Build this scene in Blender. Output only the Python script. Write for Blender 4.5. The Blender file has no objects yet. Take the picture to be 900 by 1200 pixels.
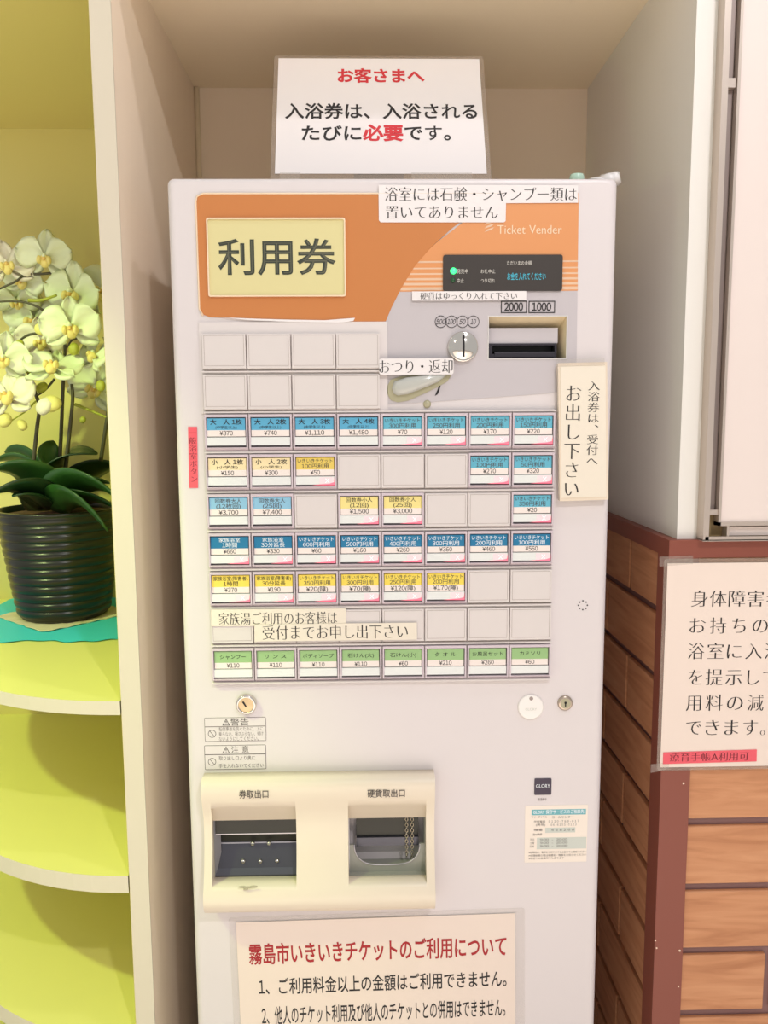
import bpy, bmesh, math, random
from math import sin, cos, pi, radians, sqrt, atan
from mathutils import Vector, Matrix
from mathutils.geometry import tessellate_polygon
random.seed(7)
S = bpy.context.scene
COL = S.collection

# ------------------------------------------------------------------ camera
F_PX = 950.0
CAM = Vector((0.0, -1.05, 1.34))
PITCH, YAW, ROLL = atan(115 / 950), atan(21 / 950), 0.006
FW = Vector((sin(YAW) * cos(PITCH), cos(YAW) * cos(PITCH), -sin(PITCH)))
_r = Vector((cos(YAW), -sin(YAW), 0)); _u = _r.cross(FW)
RT = _r * cos(ROLL) - _u * sin(ROLL); UP = RT.cross(FW)
cd = bpy.data.cameras.new('camera'); cam = bpy.data.objects.new('camera', cd); COL.objects.link(cam)
cd.sensor_fit = 'VERTICAL'; cd.sensor_height = 24.0; cd.lens = F_PX / 1200 * 24.0
cd.clip_start = 0.02
cam.matrix_world = Matrix(((RT.x, UP.x, -FW.x, CAM.x), (RT.y, UP.y, -FW.y, CAM.y), (RT.z, UP.z, -FW.z, CAM.z), (0, 0, 0, 1)))
S.camera = cam

# ------------------------------------------------------------------ light
w = bpy.data.worlds.new('world'); S.world = w; w.use_nodes = True
w.node_tree.nodes['Background'].inputs[0].default_value = (1.0, 0.98, 0.97, 1)
w.node_tree.nodes['Background'].inputs[1].default_value = 0.60
def spot(name, loc, target, power, col, radius, angle=120, blend=0.4):
    l = bpy.data.lights.new(name, 'SPOT'); l.energy = power; l.color = col
    l.shadow_soft_size = radius; l.spot_size = radians(angle); l.spot_blend = blend
    o = bpy.data.objects.new(name, l); COL.objects.link(o); o.location = loc
    o.rotation_euler = (Vector(target) - Vector(loc)).to_track_quat('-Z', 'Y').to_euler()
spot('downlight_near', (0.55, -0.50, 2.75), (0.1, -0.1, 1.0), 17, (0.97, 0.93, 1.0), 0.03)
spot('downlight_far', (0.75, -2.10, 3.00), (0.0, 0.1, 1.1), 92, (1.0, 0.975, 1.0), 0.04)
spot('downlight_side', (-1.15, -1.45, 2.60), (0.1, 0.0, 1.0), 7, (1.0, 0.95, 0.80), 0.10, 70)
spot('floor_bounce_fill', (-0.9, -2.4, 3.0), (-0.9, -2.4, 0.0), 700, (1.0, 0.97, 0.96), 0.08, 75)  # added pair of fill spots, bounced off the floor to brighten the soffit
spot('floor_bounce_fill', (0.9, -2.4, 3.0), (0.9, -2.4, 0.0), 700, (1.0, 0.97, 0.96), 0.08, 75)
spot('lime_spotlight', (-1.05, -0.62, 2.05), (-0.68, 0.34, 0.90), 58, (0.77, 1.0, 0.34), 0.03, 58)
spot('lime_spotlight', (-1.60, -0.90, 1.45), (-0.30, 0.20, 1.1), 5.5, (0.70, 1.0, 0.30), 0.03, 90)

S.view_settings.view_transform = 'Standard'; S.view_settings.look = 'None'
S.view_settings.gamma = 1.0; S.view_settings.use_curve_mapping = False
S.view_settings.exposure = -0.06

# ------------------------------------------------------------------ helpers
def lin(c):
    out = []
    for v in c:
        v = v / 255
        out.append(v / 12.92 if v <= 0.04045 else ((v + 0.055) / 1.055) ** 2.4)
    return (*out, 1)
MATS = {}
def mat(name, rgb, rough=0.5, metal=0.0, emit=0.0, noise=None, trans=0.0, bump=None, coat=0.0, alpha=1.0):
    """noise = (scale, amount) mottles the colour; bump = (scale, strength)"""
    m = bpy.data.materials.new(name); m.use_nodes = True
    nt = m.node_tree; b = nt.nodes['Principled BSDF']
    c = lin(rgb)
    b.inputs['Base Color'].default_value = c; b.inputs['Roughness'].default_value = rough
    b.inputs['Metallic'].default_value = metal
    if coat: b.inputs['Coat Weight'].default_value = coat
    if alpha < 1: b.inputs['Alpha'].default_value = alpha
    if trans: b.inputs['Transmission Weight'].default_value = trans
    if emit:
        b.inputs['Emission Color'].default_value = c; b.inputs['Emission Strength'].default_value = emit
    if noise or bump:
        tc = nt.nodes.new('ShaderNodeTexCoord')
    if noise:
        n = nt.nodes.new('ShaderNodeTexNoise'); n.inputs['Scale'].default_value = noise[0]; n.inputs['Detail'].default_value = 4
        nt.links.new(tc.outputs['Object'], n.inputs['Vector'])
        r = nt.nodes.new('ShaderNodeValToRGB')
        a = noise[1]
        r.color_ramp.elements[0].position = 0.3; r.color_ramp.elements[1].position = 0.7
        r.color_ramp.elements[0].color = (c[0] * (1 - a), c[1] * (1 - a), c[2] * (1 - a), 1)
        r.color_ramp.elements[1].color = (min(1, c[0] * (1 + a)), min(1, c[1] * (1 + a)), min(1, c[2] * (1 + a)), 1)
        nt.links.new(n.outputs['Fac'], r.inputs['Fac']); nt.links.new(r.outputs['Color'], b.inputs['Base Color'])
    if bump:
        n2 = nt.nodes.new('ShaderNodeTexNoise'); n2.inputs['Scale'].default_value = bump[0]
        nt.links.new(tc.outputs['Object'], n2.inputs['Vector'])
        bp = nt.nodes.new('ShaderNodeBump'); bp.inputs['Strength'].default_value = bump[1]; bp.inputs['Distance'].default_value = 0.002
        nt.links.new(n2.outputs['Fac'], bp.inputs['Height']); nt.links.new(bp.outputs['Normal'], b.inputs['Normal'])
    MATS[name] = m
    return name
def wood(name, c0, c1, c2, axis='X'):
    m = bpy.data.materials.new(name); m.use_nodes = True; nt = m.node_tree; b = nt.nodes['Principled BSDF']
    b.inputs['Roughness'].default_value = 0.60
    tc = nt.nodes.new('ShaderNodeTexCoord'); mp = nt.nodes.new('ShaderNodeMapping')
    mp.inputs['Scale'].default_value = (2.5, 2.5, 22)
    n = nt.nodes.new('ShaderNodeTexNoise'); n.inputs['Scale'].default_value = 2.2; n.inputs['Detail'].default_value = 6; n.inputs['Distortion'].default_value = 1.2
    r = nt.nodes.new('ShaderNodeValToRGB')
    r.color_ramp.elements[0].position = 0.3; r.color_ramp.elements[0].color = lin(c0)
    r.color_ramp.elements[1].position = 0.7; r.color_ramp.elements[1].color = lin(c2)
    e = r.color_ramp.elements.new(0.5); e.color = lin(c1)
    nt.links.new(tc.outputs['Object'], mp.inputs['Vector']); nt.links.new(mp.outputs['Vector'], n.inputs['Vector'])
    nt.links.new(n.outputs['Fac'], r.inputs['Fac']); nt.links.new(r.outputs['Color'], b.inputs['Base Color'])
    MATS[name] = m; return name

# pixel -> place: the point where the sight line through a photo pixel meets a real plane
def ray(px, py): return FW + RT * ((px - 450) / F_PX) - UP * ((py - 600) / F_PX)
def at(px, py, Y=0.0):
    d = ray(px, py); return CAM + d * ((Y - CAM.y) / d.y)
def atz(px, py, Z):
    d = ray(px, py); return CAM + d * ((Z - CAM.z) / d.z)

# glyph outlines from Blender's built-in font
_G = {}; _T = {}
def _outline(body):
    c = bpy.data.curves.new('t', 'FONT'); c.body = body; c.resolution_u = 3
    o = bpy.data.objects.new('t', c); COL.objects.link(o)
    dg = bpy.context.evaluated_depsgraph_get(); dg.update()
    ev = o.evaluated_get(dg); cv = ev.to_curve(dg)
    polys = []
    for s in cv.splines:
        bp = s.bezier_points; pl = []
        n = len(bp)
        for i in range(n):
            a, b = bp[i], bp[(i + 1) % n]
            p0, p1, p2, p3 = a.co.xy, a.handle_right.xy, b.handle_left.xy, b.co.xy
            chord = (p3 - p0).length; ctrl = (p1 - p0).length + (p2 - p1).length + (p3 - p2).length
            k = 1 if ctrl < chord * 1.004 + 1e-6 else 3
            for j in range(k):
                t = j / k; q = 1 - t
                pt = p0 * q**3 + p1 * 3 * q * q * t + p2 * 3 * q * t * t + p3 * t**3
                if not pl or (pt - pl[-1]).length > 1e-4: pl.append(pt)
        if len(pl) > 2 and (pl[0] - pl[-1]).length < 1e-4: pl.pop()
        if len(pl) > 2: polys.append(pl)
    ev.to_curve_clear(); bpy.data.objects.remove(o); bpy.data.curves.remove(c)
    return polys
def area(p): return 0.5 * sum(p[i - 1].x * p[i].y - p[i].x * p[i - 1].y for i in range(len(p)))
def glyph(ch):
    if ch not in _G:
        if ch in ' \u3000': _G[ch] = ([], (0.33 if ch == ' ' else 1.0) * EM)
        else:
            one = _outline(ch); two = _outline(ch + ch); n = len(one)
            adv = min(p.x for q in two[n:] for p in q) - min(p.x for q in one for p in q)
            if ch in '0123456789':   # figures with a flagged 1, set to a narrow width
                one = _outline(chr(ord(ch) + 0xFEE0)); adv = 0.57 * EM
                a = min(p.x for q in one for p in q); c = max(p.x for q in one for p in q)
                one = [[Vector((adv / 2 + (p.x - (a + c) / 2) * 0.95, p.y)) for p in q] for q in one]
            big = max(one, key=lambda p: abs(area(p)))
            if area(big) < 0: one = [list(reversed(p)) for p in one]
            _G[ch] = (one, adv)
    return _G[ch]
EM = 1.0
_k = _outline('国'); _k2 = _outline('国国')
EM = min(p.x for q in _k2[len(_k):] for p in q) - min(p.x for q in _k for p in q)
EMC = 0.5 * (min(p.y for q in _k for p in q) + max(p.y for q in _k for p in q))
def inside(p, poly):
    r = False
    for i in range(len(poly)):
        a, b = poly[i - 1], poly[i]
        if (a.y > p.y) != (b.y > p.y) and p.x < (b.x - a.x) * (p.y - a.y) / (b.y - a.y) + a.x: r = not r
    return r
def grow(polys, ox, oy):
    out = []
    for pl in polys:
        n = len(pl); q = []
        for i in range(n):
            a, b, c = pl[i - 1], pl[i], pl[(i + 1) % n]
            e1 = (b - a).normalized(); e2 = (c - b).normalized()
            nn = Vector((e1.y + e2.y, -(e1.x + e2.x)))
            if nn.length < 1e-5: nn = Vector((e1.y, -e1.x))
            nn.normalize(); m = 1 / max(0.6, nn.dot(Vector((e1.y, -e1.x))))
            q.append(Vector((b.x + nn.x * ox * m, b.y + nn.y * oy * m)))
        out.append(q)
    return out
def tess(loops):
    flat = [v for p in loops for v in p]
    tr = tessellate_polygon([[Vector((v.x, v.y, 0)) for v in p] for p in loops])
    ta = sum(abs((flat[t[1]] - flat[t[0]]).cross(flat[t[2]] - flat[t[0]])) * .5 for t in tr)
    want = sum(area(p) for p in loops)
    return flat, tr, abs(ta - want) <= 0.03 * abs(want) + 1e-6
def fat(ch, ox, oy):
    key = (ch, ox, oy)
    if key in _T: return _T[key]
    polys, adv = glyph(ch); flat, tris = [], []
    outer = [i for i, p in enumerate(polys) if area(p) > 0]; own = {i: [] for i in outer}
    for i, p in enumerate(polys):
        if i in own: continue
        c = [k for k in outer if inside(p[0], polys[k])]
        if c: own[min(c, key=lambda k: area(polys[k]))].append(i)
    for k, hs in own.items():
        base = [polys[k]] + [polys[h] for h in hs]
        for f in (1, .7, .4, 0):
            fl, tr, ok = tess(grow(base, ox * f, oy * f))
            if ok: break
        o = len(flat); flat += fl; tris += [tuple(o + j for j in t) for t in tr]
    _T[key] = (flat, tris, adv); return _T[key]
MINCHO = (0.004, -0.021); BOLD = (0.02, 0.02); REG = (0, 0); XB = (0.034, 0.03); SEMI = (0.01, 0.01)

class MB:
    """collects shapes and links them as one mesh object"""
    def __init__(s): s.v = []; s.f = []; s.m = []; s.sm = []; s.names = []
    def mi(s, name):
        if name not in s.names: s.names.append(name)
        return s.names.index(name)
    def add(s, vs, fs, m, smooth=False):
        o = len(s.v); s.v += [Vector(v) for v in vs]; i = s.mi(m)
        for f in fs: s.f.append([o + k for k in f]); s.m.append(i); s.sm.append(smooth)
    def box(s, x0, x1, y0, y1, z0, z1, m):
        vs = [(x, y, z) for x in (x0, x1) for y in (y0, y1) for z in (z0, z1)]
        s.add(vs, [(0, 1, 3, 2), (4, 6, 7, 5), (0, 4, 5, 1), (2, 3, 7, 6), (0, 2, 6, 4), (1, 5, 7, 3)], m)
    def plate(s, outer, holes, y0, y1, m, side=None):
        """polygon (x, z) with holes, front at y0 (towards the viewer), back at y1"""
        if area([Vector(p) for p in outer]) < 0: outer = outer[::-1]
        holes = [h if area([Vector(p) for p in h]) < 0 else h[::-1] for h in holes]
        loops = [outer] + list(holes); flat = [p for l in loops for p in l]
        tris = tessellate_polygon([[Vector((p[0], p[1], 0)) for p in l] for l in loops])
        n = len(flat); fs = []
        for t in tris:
            a, b, c = (Vector(flat[k]) for k in t)
            if (b - a).x * (c - a).y - (b - a).y * (c - a).x < 0: t = t[::-1]
            fs.append(tuple(t)); 
        vs = [(p[0], y0, p[1]) for p in flat] + [(p[0], y1, p[1]) for p in flat]
        s.add(vs, fs + [tuple(k + n for k in t[::-1]) for t in fs], m)
        o = 0; sf = []
        for l in loops:
            k = len(l)
            sf += [(o + i, o + n + i, o + n + (i + 1) % k, o + (i + 1) % k) for i in range(k)]
            o += k
        s.add(vs, sf, side or m)
    def prism(s, prof, x0, x1, m, smooth=False):
        """profile of (y, z) points extruded along x with end caps"""
        n = len(prof)
        vs = [(x0, p[0], p[1]) for p in prof] + [(x1, p[0], p[1]) for p in prof]
        s.add(vs, [(i, (i + 1) % n, n + (i + 1) % n, n + i) for i in range(n)], m, smooth)
        tris = tessellate_polygon([[Vector((p[0], p[1], 0)) for p in prof]])
        s.add(vs, [tuple(t) for t in tris] + [tuple(k + n for k in t[::-1]) for t in tris], m)
    def lathe(s, prof, c, m, n=40, axis='z', smooth=True):
        """profile of (r, h) about an axis through c"""
        vs = []; k = len(prof)
        for i in range(n):
            a = 2 * pi * i / n
            for r, h in prof:
                if axis == 'z': vs.append((c[0] + r * cos(a), c[1] + r * sin(a), c[2] + h))
                else: vs.append((c[0] + r * cos(a), c[1] - h, c[2] + r * sin(a)))
        fs = [(i * k + j, ((i + 1) % n) * k + j, ((i + 1) % n) * k + j + 1, i * k + j + 1) for i in range(n) for j in range(k - 1)]
        s.add(vs, fs, m, smooth)
    def tube(s, pts, r, m, n=8, closed=False):
        pts = [Vector(p) for p in pts]; k = len(pts); vs = []
        rr = r if isinstance(r, (list, tuple)) else [r] * k
        ref = None
        for i, p in enumerate(pts):
            a = pts[i - 1] if (i or closed) else p; b = pts[(i + 1) % k] if (i < k - 1 or closed) else p
            t = (b - a).normalized()
            if ref is None: ref = t.orthogonal().normalized()
            ref = (ref - t * ref.dot(t)).normalized(); bi = t.cross(ref)
            for j in range(n):
                q = 2 * pi * j / n; vs.append(p + (ref * cos(q) + bi * sin(q)) * rr[i])
        fs = []
        for i in range(k if closed else k - 1):
            for j in range(n):
                fs.append((i * n + j, i * n + (j + 1) % n, ((i + 1) % k) * n + (j + 1) % n, ((i + 1) % k) * n + j))
        if not closed: fs += [tuple(range(n))[::-1], tuple(range((k - 1) * n, k * n))]
        s.add(vs, fs, m, True)
    def ellipsoid(s, c, rx, ry, rz, m, n=16, M=None):
        vs = []; k = n // 2
        for i in range(k + 1):
            a = pi * i / k
            for j in range(n):
                b = 2 * pi * j / n
                p = Vector((rx * sin(a) * cos(b), ry * sin(a) * sin(b), rz * cos(a)))
                vs.append((M @ p if M else p) + Vector(c))
        s.add(vs, [(i * n + j, (i + 1) * n + j, (i + 1) * n + (j + 1) % n, i * n + (j + 1) % n) for i in range(k) for j in range(n)], m, True)
    def disc(s, cx, cz, r, y0, y1, m, n=32): s.plate(circ(cx, cz, r, n), [], y0, y1, m)
    def ring(s, cx, cz, r, t, y0, y1, m, n=32): s.plate(circ(cx, cz, r, n), [circ(cx, cz, r - t, n)], y0, y1, m)
    def frame(s, x0, x1, z0, z1, t, y0, y1, m): s.plate(rect(x0, x1, z0, z1), [rect(x0 + t, x1 - t, z0 + t, z1 - t)], y0, y1, m)
    def text(s, body, x0, x1, zc, h, m, Y, st=REG, shear=0.0):
        """one printed line: ink from x0 to x1, em box of height h centred on zc, on the plane y = Y"""
        gl = []; pen = 0
        for ch in body:
            flat, tris, adv = fat(ch, *st); gl.append((pen, flat, tris)); pen += adv
        xs = [p + v.x for p, fl, t in gl for v in fl]
        a, b = min(xs), max(xs); sx = (x1 - x0) / (b - a); sz = h / EM
        for p, fl, tr in gl:
            if not fl: continue
            vs = [(x0 + (p + v.x - a) * sx + shear * (v.y - EMC) * sz, Y, zc + (v.y - EMC) * sz) for v in fl]
            s.add(vs, [face_front(vs, t) for t in tr], m)
    def vtext(s, body, xc, z1, z0, wdt, m, Y, st=REG):
        n = len(body); step = (z1 - z0) / n
        for i, ch in enumerate(body):
            flat, tris, adv = fat(ch, *st); sx = wdt / EM; sz = step * 0.98 / EM
            dx, dz = ((0.6 * wdt, 0.55 * step) if ch in '、。' else (0, 0)); zc = z1 - (i + 0.5) * step
            if ch in 'ー': vs = [(xc + (v.y - EMC) * sx, Y, zc - (v.x - adv / 2) * sz) for v in flat]
            else: vs = [(xc + dx + (v.x - adv / 2) * sx, Y, zc + dz + (v.y - EMC) * sz) for v in flat]
            s.add(vs, [face_front(vs, t) for t in tris], m)
    def build(s, name, parent=None, org=None, bevel=0, seg=2, solid=0, sub=0):
        o = Vector(org) if org is not None else (ORG[parent] if parent else Vector((0, 0, 0)))
        me = bpy.data.meshes.new(name); me.from_pydata([v - o for v in s.v], [], s.f)
        for n in s.names: me.materials.append(MATS[n])
        me.polygons.foreach_set('material_index', s.m); me.polygons.foreach_set('use_smooth', s.sm); me.update()
        ob = bpy.data.objects.new(name, me); COL.objects.link(ob)
        if parent: ob.parent = parent; ORG[ob] = ORG[parent]
        if bevel:
            b = ob.modifiers.new('bevel', 'BEVEL'); b.width = bevel; b.segments = seg; b.limit_method = 'ANGLE'; b.angle_limit = radians(40)
        if solid:
            b = ob.modifiers.new('solid', 'SOLIDIFY'); b.thickness = solid; b.offset = 0
        return ob
ORG = {}
def face_front(vs, t):
    a, b, c = (Vector(vs[k]) for k in t)
    return tuple(t) if (b - a).x * (c - a).z - (b - a).z * (c - a).x > 0 else tuple(t)[::-1]
def circ(cx, cz, r, n=32): return [(cx + r * cos(2 * pi * i / n), cz + r * sin(2 * pi * i / n)) for i in range(n)]
def rect(x0, x1, z0, z1): return [(x0, z0), (x1, z0), (x1, z1), (x0, z1)]
def rrect(x0, x1, z0, z1, r, n=6):
    out = []
    for cx, cz, a in ((x1 - r, z0 + r, -90), (x1 - r, z1 - r, 0), (x0 + r, z1 - r, 90), (x0 + r, z0 + r, 180)):
        out += [(cx + r * cos(radians(a + 90 * i / n)), cz + r * sin(radians(a + 90 * i / n))) for i in range(n + 1)]
    return out
def px_rect(x0, y0, x1, y1, Y=0.0):
    """photo box -> (X0, X1, Z0, Z1) on the plane y = Y"""
    a = at(x0, (y0 + y1) / 2, Y); b = at(x1, (y0 + y1) / 2, Y); xm = (x0 + x1) / 2
    return a.x, b.x, at(xm, y1, Y).z, at(xm, y0, Y).z
def px_poly(pts, Y=0.0): return [(at(x, y, Y).x, at(x, y, Y).z) for x, y in pts]
def px_text(mb, body, x0, x1, yc, h, m, Y, st=REG, shear=0.0):
    a, b = at(x0, yc, Y), at(x1, yc, Y); s = (at(x0, yc - h / 2, Y) - at(x0, yc + h / 2, Y)).z
    mb.text(body, a.x, b.x, 0.5 * (a.z + b.z), s, m, Y, st, shear)
def tag(o, label=None, cat=None, group=None, kind=None):
    if label: o['label'] = label
    if cat: o['category'] = cat
    if group: o['group'] = group
    if kind: o['kind'] = kind
    return o
def empty(name, loc, label, cat, group=None):
    o = bpy.data.objects.new(name, None); COL.objects.link(o); o.location = loc; o.empty_display_size = 0.05
    ORG[o] = Vector(loc); return tag(o, label, cat, group)
def struct(mb, name, **k): return tag(mb.build(name, **k), kind='structure')

# ------------------------------------------------------------------ materials
mat('niche_paint', (244, 226, 202), 0.6, bump=(300, 0.05))
mat('soffit_paint', (246, 230, 200), 0.7)
mat('cream_edge', (213, 203, 182), 0.45)
mat('dark_gap', (70, 60, 55), 0.9)
mat('wall_white', (232, 228, 220), 0.6)
mat('lime_board', (230, 226, 134), 0.4)
mat('lime_wall', (216, 202, 124), 0.5)
mat('floor_vinyl', (214, 203, 192), 0.4, noise=(30, 0.15))
mat('brown_trim', (134, 70, 54), 0.45)
mat('joint', (132, 98, 94), 0.6)
wood('tile_wood', (180, 120, 80), (198, 138, 96), (208, 150, 108))
mat('chip', (240, 215, 190), 0.8)
mat('body_white', (219, 211, 210), 0.35, bump=(700, 0.03))
mat('panel_white', (219, 211, 208), 0.4)
mat('button_white', (217, 209, 205), 0.38)
mat('button_lilac', (206, 192, 198), 0.35)
mat('well_grey', (108, 100, 104), 0.5)
mat('seam', (160, 145, 138), 0.6)
mat('orange_dark', (198, 126, 70), 0.3)
mat('orange_light', (220, 150, 96), 0.3)
mat('grey_film', (194, 187, 189), 0.35)
mat('grey_film_light', (214, 210, 206), 0.35)
mat('stripe_tan', (224, 190, 160), 0.35)
mat('display_cream', (238, 214, 182), 0.35)
mat('display_yellow', (218, 208, 152), 0.3)
mat('olive_ink', (52, 58, 46), 0.6)
mat('olive_line', (92, 92, 74), 0.6)
mat('black_panel', (62, 56, 52), 0.3)
mat('screen_text', (210, 205, 195), 0.6)
mat('vfd', (60, 170, 190), 0.5, emit=0.45)
mat('led_on', (60, 255, 130), 0.3, emit=1.6)
mat('led_off', (30, 80, 45), 0.3)
mat('ink', (38, 34, 34), 0.7)
mat('ink_soft', (78, 70, 68), 0.7)
mat('ink_grey', (120, 110, 106), 0.7)
mat('red_ink', (205, 45, 55), 0.6)
mat('red_ink_dark', (168, 26, 34), 0.6)
mat('chrome', (225, 220, 212), 0.12, metal=1.0)
mat('brass', (196, 176, 140), 0.28, metal=1.0)
mat('nickel', (190, 175, 160), 0.3, metal=1.0)
mat('slot_black', (18, 17, 18), 0.5)
mat('bezel_black', (48, 44, 52), 0.25)
mat('slot_cream', (226, 208, 172), 0.45)
mat('lever_grey', (188, 188, 180), 0.2, coat=0.5)
mat('lever_dish', (172, 166, 136), 0.3)
mat('paper', (232, 226, 224), 0.7)
mat('paper_cream', (232, 222, 204), 0.7)
mat('paper_pink', (234, 217, 204), 0.7)
mat('laminate', (222, 212, 204), 0.12, coat=0.6, alpha=0.12)
mat('laminate_back', (176, 160, 146), 0.2, coat=0.6, alpha=0.32)
mat('sleeve', (230, 214, 192), 0.2, coat=0.5)
mat('clear_tape', (214, 204, 192), 0.15, coat=0.5, alpha=0.12)
mat('red_tape', (232, 92, 104), 0.6)
mat('red_tape_ink', (110, 30, 40), 0.7)
mat('cyan_card', (98, 178, 200), 0.5)
mat('sky_card', (88, 168, 202), 0.5)
mat('pale_blue_card', (140, 192, 218), 0.5)
mat('blue_card', (20, 118, 160), 0.5)
mat('cream_card', (238, 220, 172), 0.5)
mat('straw_card', (238, 220, 140), 0.5)
mat('yellow_card', (240, 214, 86), 0.5)
mat('gold_card', (228, 200, 96), 0.5)
mat('green_card', (152, 190, 128), 0.5)
mat('card_white', (238, 226, 218), 0.5)
mat('flap_white', (228, 230, 226), 0.35)
mat('lamp_pale', (246, 218, 222), 0.4, emit=0.04)
mat('lamp_cross', (255, 240, 242), 0.4, emit=0.25)
mat('lamp_pink', (250, 120, 142), 0.4, emit=0.30)
mat('white_ink', (240, 246, 248), 0.6)
mat('hood_cream', (230, 217, 196), 0.32)
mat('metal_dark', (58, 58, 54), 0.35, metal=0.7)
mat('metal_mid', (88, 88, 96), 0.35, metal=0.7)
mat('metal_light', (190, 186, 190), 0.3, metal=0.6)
mat('tray_dark', (34, 35, 32), 0.35, metal=0.3)
mat('tray_grey', (150, 150, 140), 0.3)
mat('chain_steel', (190, 180, 160), 0.25, metal=1.0)
mat('badge', (52, 40, 62), 0.35)
mat('teal_print', (110, 178, 186), 0.6)
mat('pale_print', (204, 208, 198), 0.6)
mat('sticker', (240, 228, 214), 0.5)
mat('plastic_disc', (242, 236, 230), 0.3)
mat('aluminium', (200, 186, 174), 0.32, metal=0.55)
mat('aluminium_dark', (150, 136, 130), 0.4, metal=0.5)
mat('board_cream', (229, 215, 207), 0.5)
mat('board_back', (150, 128, 88), 0.7)
mat('pot_glaze', (26, 26, 18), 0.28)
mat('pot_soil', (96, 66, 40), 0.9, noise=(120, 0.5), bump=(150, 0.9))
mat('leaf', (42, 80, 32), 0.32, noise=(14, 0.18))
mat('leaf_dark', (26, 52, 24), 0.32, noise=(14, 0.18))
mat('stem', (72, 66, 46), 0.5)
mat('stem_green', (168, 172, 60), 0.5)
mat('petal', (222, 228, 192), 0.5)
mat('petal_warm', (230, 224, 200), 0.5)
mat('lip_yellow', (232, 214, 130), 0.5)
mat('lip_red', (226, 190, 110), 0.5)
mat('bud_green', (170, 172, 60), 0.5)
mat('bud_yellow', (226, 216, 128), 0.5)
mat('cloth_turquoise', (66, 204, 216), 0.6)
mat('doily', (216, 204, 168), 0.8)
mat('wrap', (226, 222, 220), 0.2, coat=0.6)
mat('wrap_green', (180, 210, 190), 0.25, coat=0.5)

# ------------------------------------------------------------------ room shell
NX0, NX1, NZ, ND = -0.303, 0.410, 1.9255, 0.50     # niche: left face, right face, soffit, back
b = MB(); b.box(-3.5, 3.5, -5.5, 0.75, -0.05, 0.0, 'floor_vinyl'); struct(b, 'floor')
b = MB(); b.box(NX0 - 0.0245, NX0, 0.0035, 0.75, 0.0, 2.4, 'niche_paint')
pl = struct(b, 'wall_left')
b = MB(); b.box(NX0 - 0.0255, NX0 + 0.0006, -0.0006, 0.002, 0.0, 2.4, 'cream_edge'); b.box(NX0 - 0.024, NX0 - 0.0006, 0.002, 0.0035, 0.0, 2.4, 'dark_gap')
struct(b, 'trim_1')
b = MB(); b.box(NX0, 0.50, ND, ND + 0.03, 0.0, NZ + 0.1, 'niche_paint'); struct(b, 'wall_back')
b = MB(); b.box(NX0, NX1, 0.0, ND, NZ, NZ + 0.03, 'soffit_paint'); struct(b, 'ceiling')
b = MB(); b.tube([(NX0 + 0.004, ND - 0.003, 0.0), (NX0 + 0.004, ND - 0.003, NZ)], 0.005, 'soffit_paint', 8); struct(b, 'trim_2')
# right wall: the L-shaped white upper part and the header over the niche
b = MB()
b.box(NX1, 1.30, 0.0, ND, 1.1735, 2.60, 'wall_white'); struct(b, 'wall_right')
b = MB(); b.box(-1.3, NX1, -0.002, 0.05, NZ + 0.03, 2.60, 'wall_white'); struct(b, 'wall_header')
# wooden tile wainscot, front of the right wall and its return into the niche
TP, JH = 0.0955, 0.0115
b = MB(); b.box(NX1, 1.30, 0.0, ND, 0.0, 1.1735, 'joint')
jz = []
z = 0.7803
while z > 0.05: z -= TP
k = 0
while z < 1.12:
    jz.append(z); z += TP
rows = []
lo = 0.0
for i, zz in enumerate(jz):
    rows.append((lo, zz - JH / 2)); lo = zz + JH / 2
rows.append((lo, 1.150))
for i, (a, c) in enumerate(rows):
    par = i % 2
    idx = round((0.7803 - TP / 2 - (a + c) / 2) / TP)
    x = 0.4370; ends = []
    cut = 0.5555 if idx % 2 == 0 else 0.6600
    while x < 1.29:
        b.box(x, min(cut, 1.295), -0.0065, 0.0, a, c, 'tile_wood'); x = cut + 0.0105; cut = x + 0.205
    y = 0.030
    cut = 0.155 if idx % 2 == 0 else 0.262
    while y < ND - 0.01:
        b.box(NX1 - 0.008, NX1, y, min(cut, ND - 0.002), a, c, 'tile_wood'); y = cut + 0.008; cut = y + 0.205
struct(b, 'wainscot_right', bevel=0.001, seg=1)
b = MB()
b.box(0.3965, 0.4365, -0.010, 0.0, 0.0, 1.1500, 'brown_trim'); b.box(0.3965, NX1, 0.0, 0.030, 0.0, 1.1500, 'brown_trim')
b.box(0.3965, 1.30, -0.010, 0.0, 1.1500, 1.1735, 'brown_trim'); b.box(0.3965, NX1, 0.0, ND - 0.002, 1.1500, 1.1735, 'brown_trim')
for px, py in ((768, 1102), (769.5, 1111), (796.5, 1114), (795, 1156), (801, 918)):
    p = at(px, py, -0.0101); b.disc(p.x, p.z, 0.0012 + 0.0006 * random.random(), -0.0104, -0.010, 'chip', 6)
struct(b, 'trim_3')
# shelf bay on the left: back wall and top
SB = 0.62
b = MB(); b.box(-1.30, NX0 - 0.0245, SB, SB + 0.03, 0.0, 2.0, 'lime_wall'); struct(b, 'wall_shelf_back')
b = MB(); b.box(NX0 - 0.0275, NX0 - 0.0245, 0.004, SB, 0.0, 1.8945, 'lime_wall'); struct(b, 'wall_shelf_side')

# ------------------------------------------------------------------ ticket vending machine
MX0, MX1, MT = -0.2440, 0.3195, 1.632
vm = empty('ticket_vending_machine', (0.5 * (MX0 + MX1), 0.2, 0.0), 'tall white ticket vending machine with rows of buttons standing in the niche', 'vending machine')
b = MB(); b.box(MX0 + 0.004, MX1 - 0.004, 0.030, 0.40, 0.0, MT - 0.004, 'body_white'); b.build('cabinet', vm, bevel=0.004)
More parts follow.
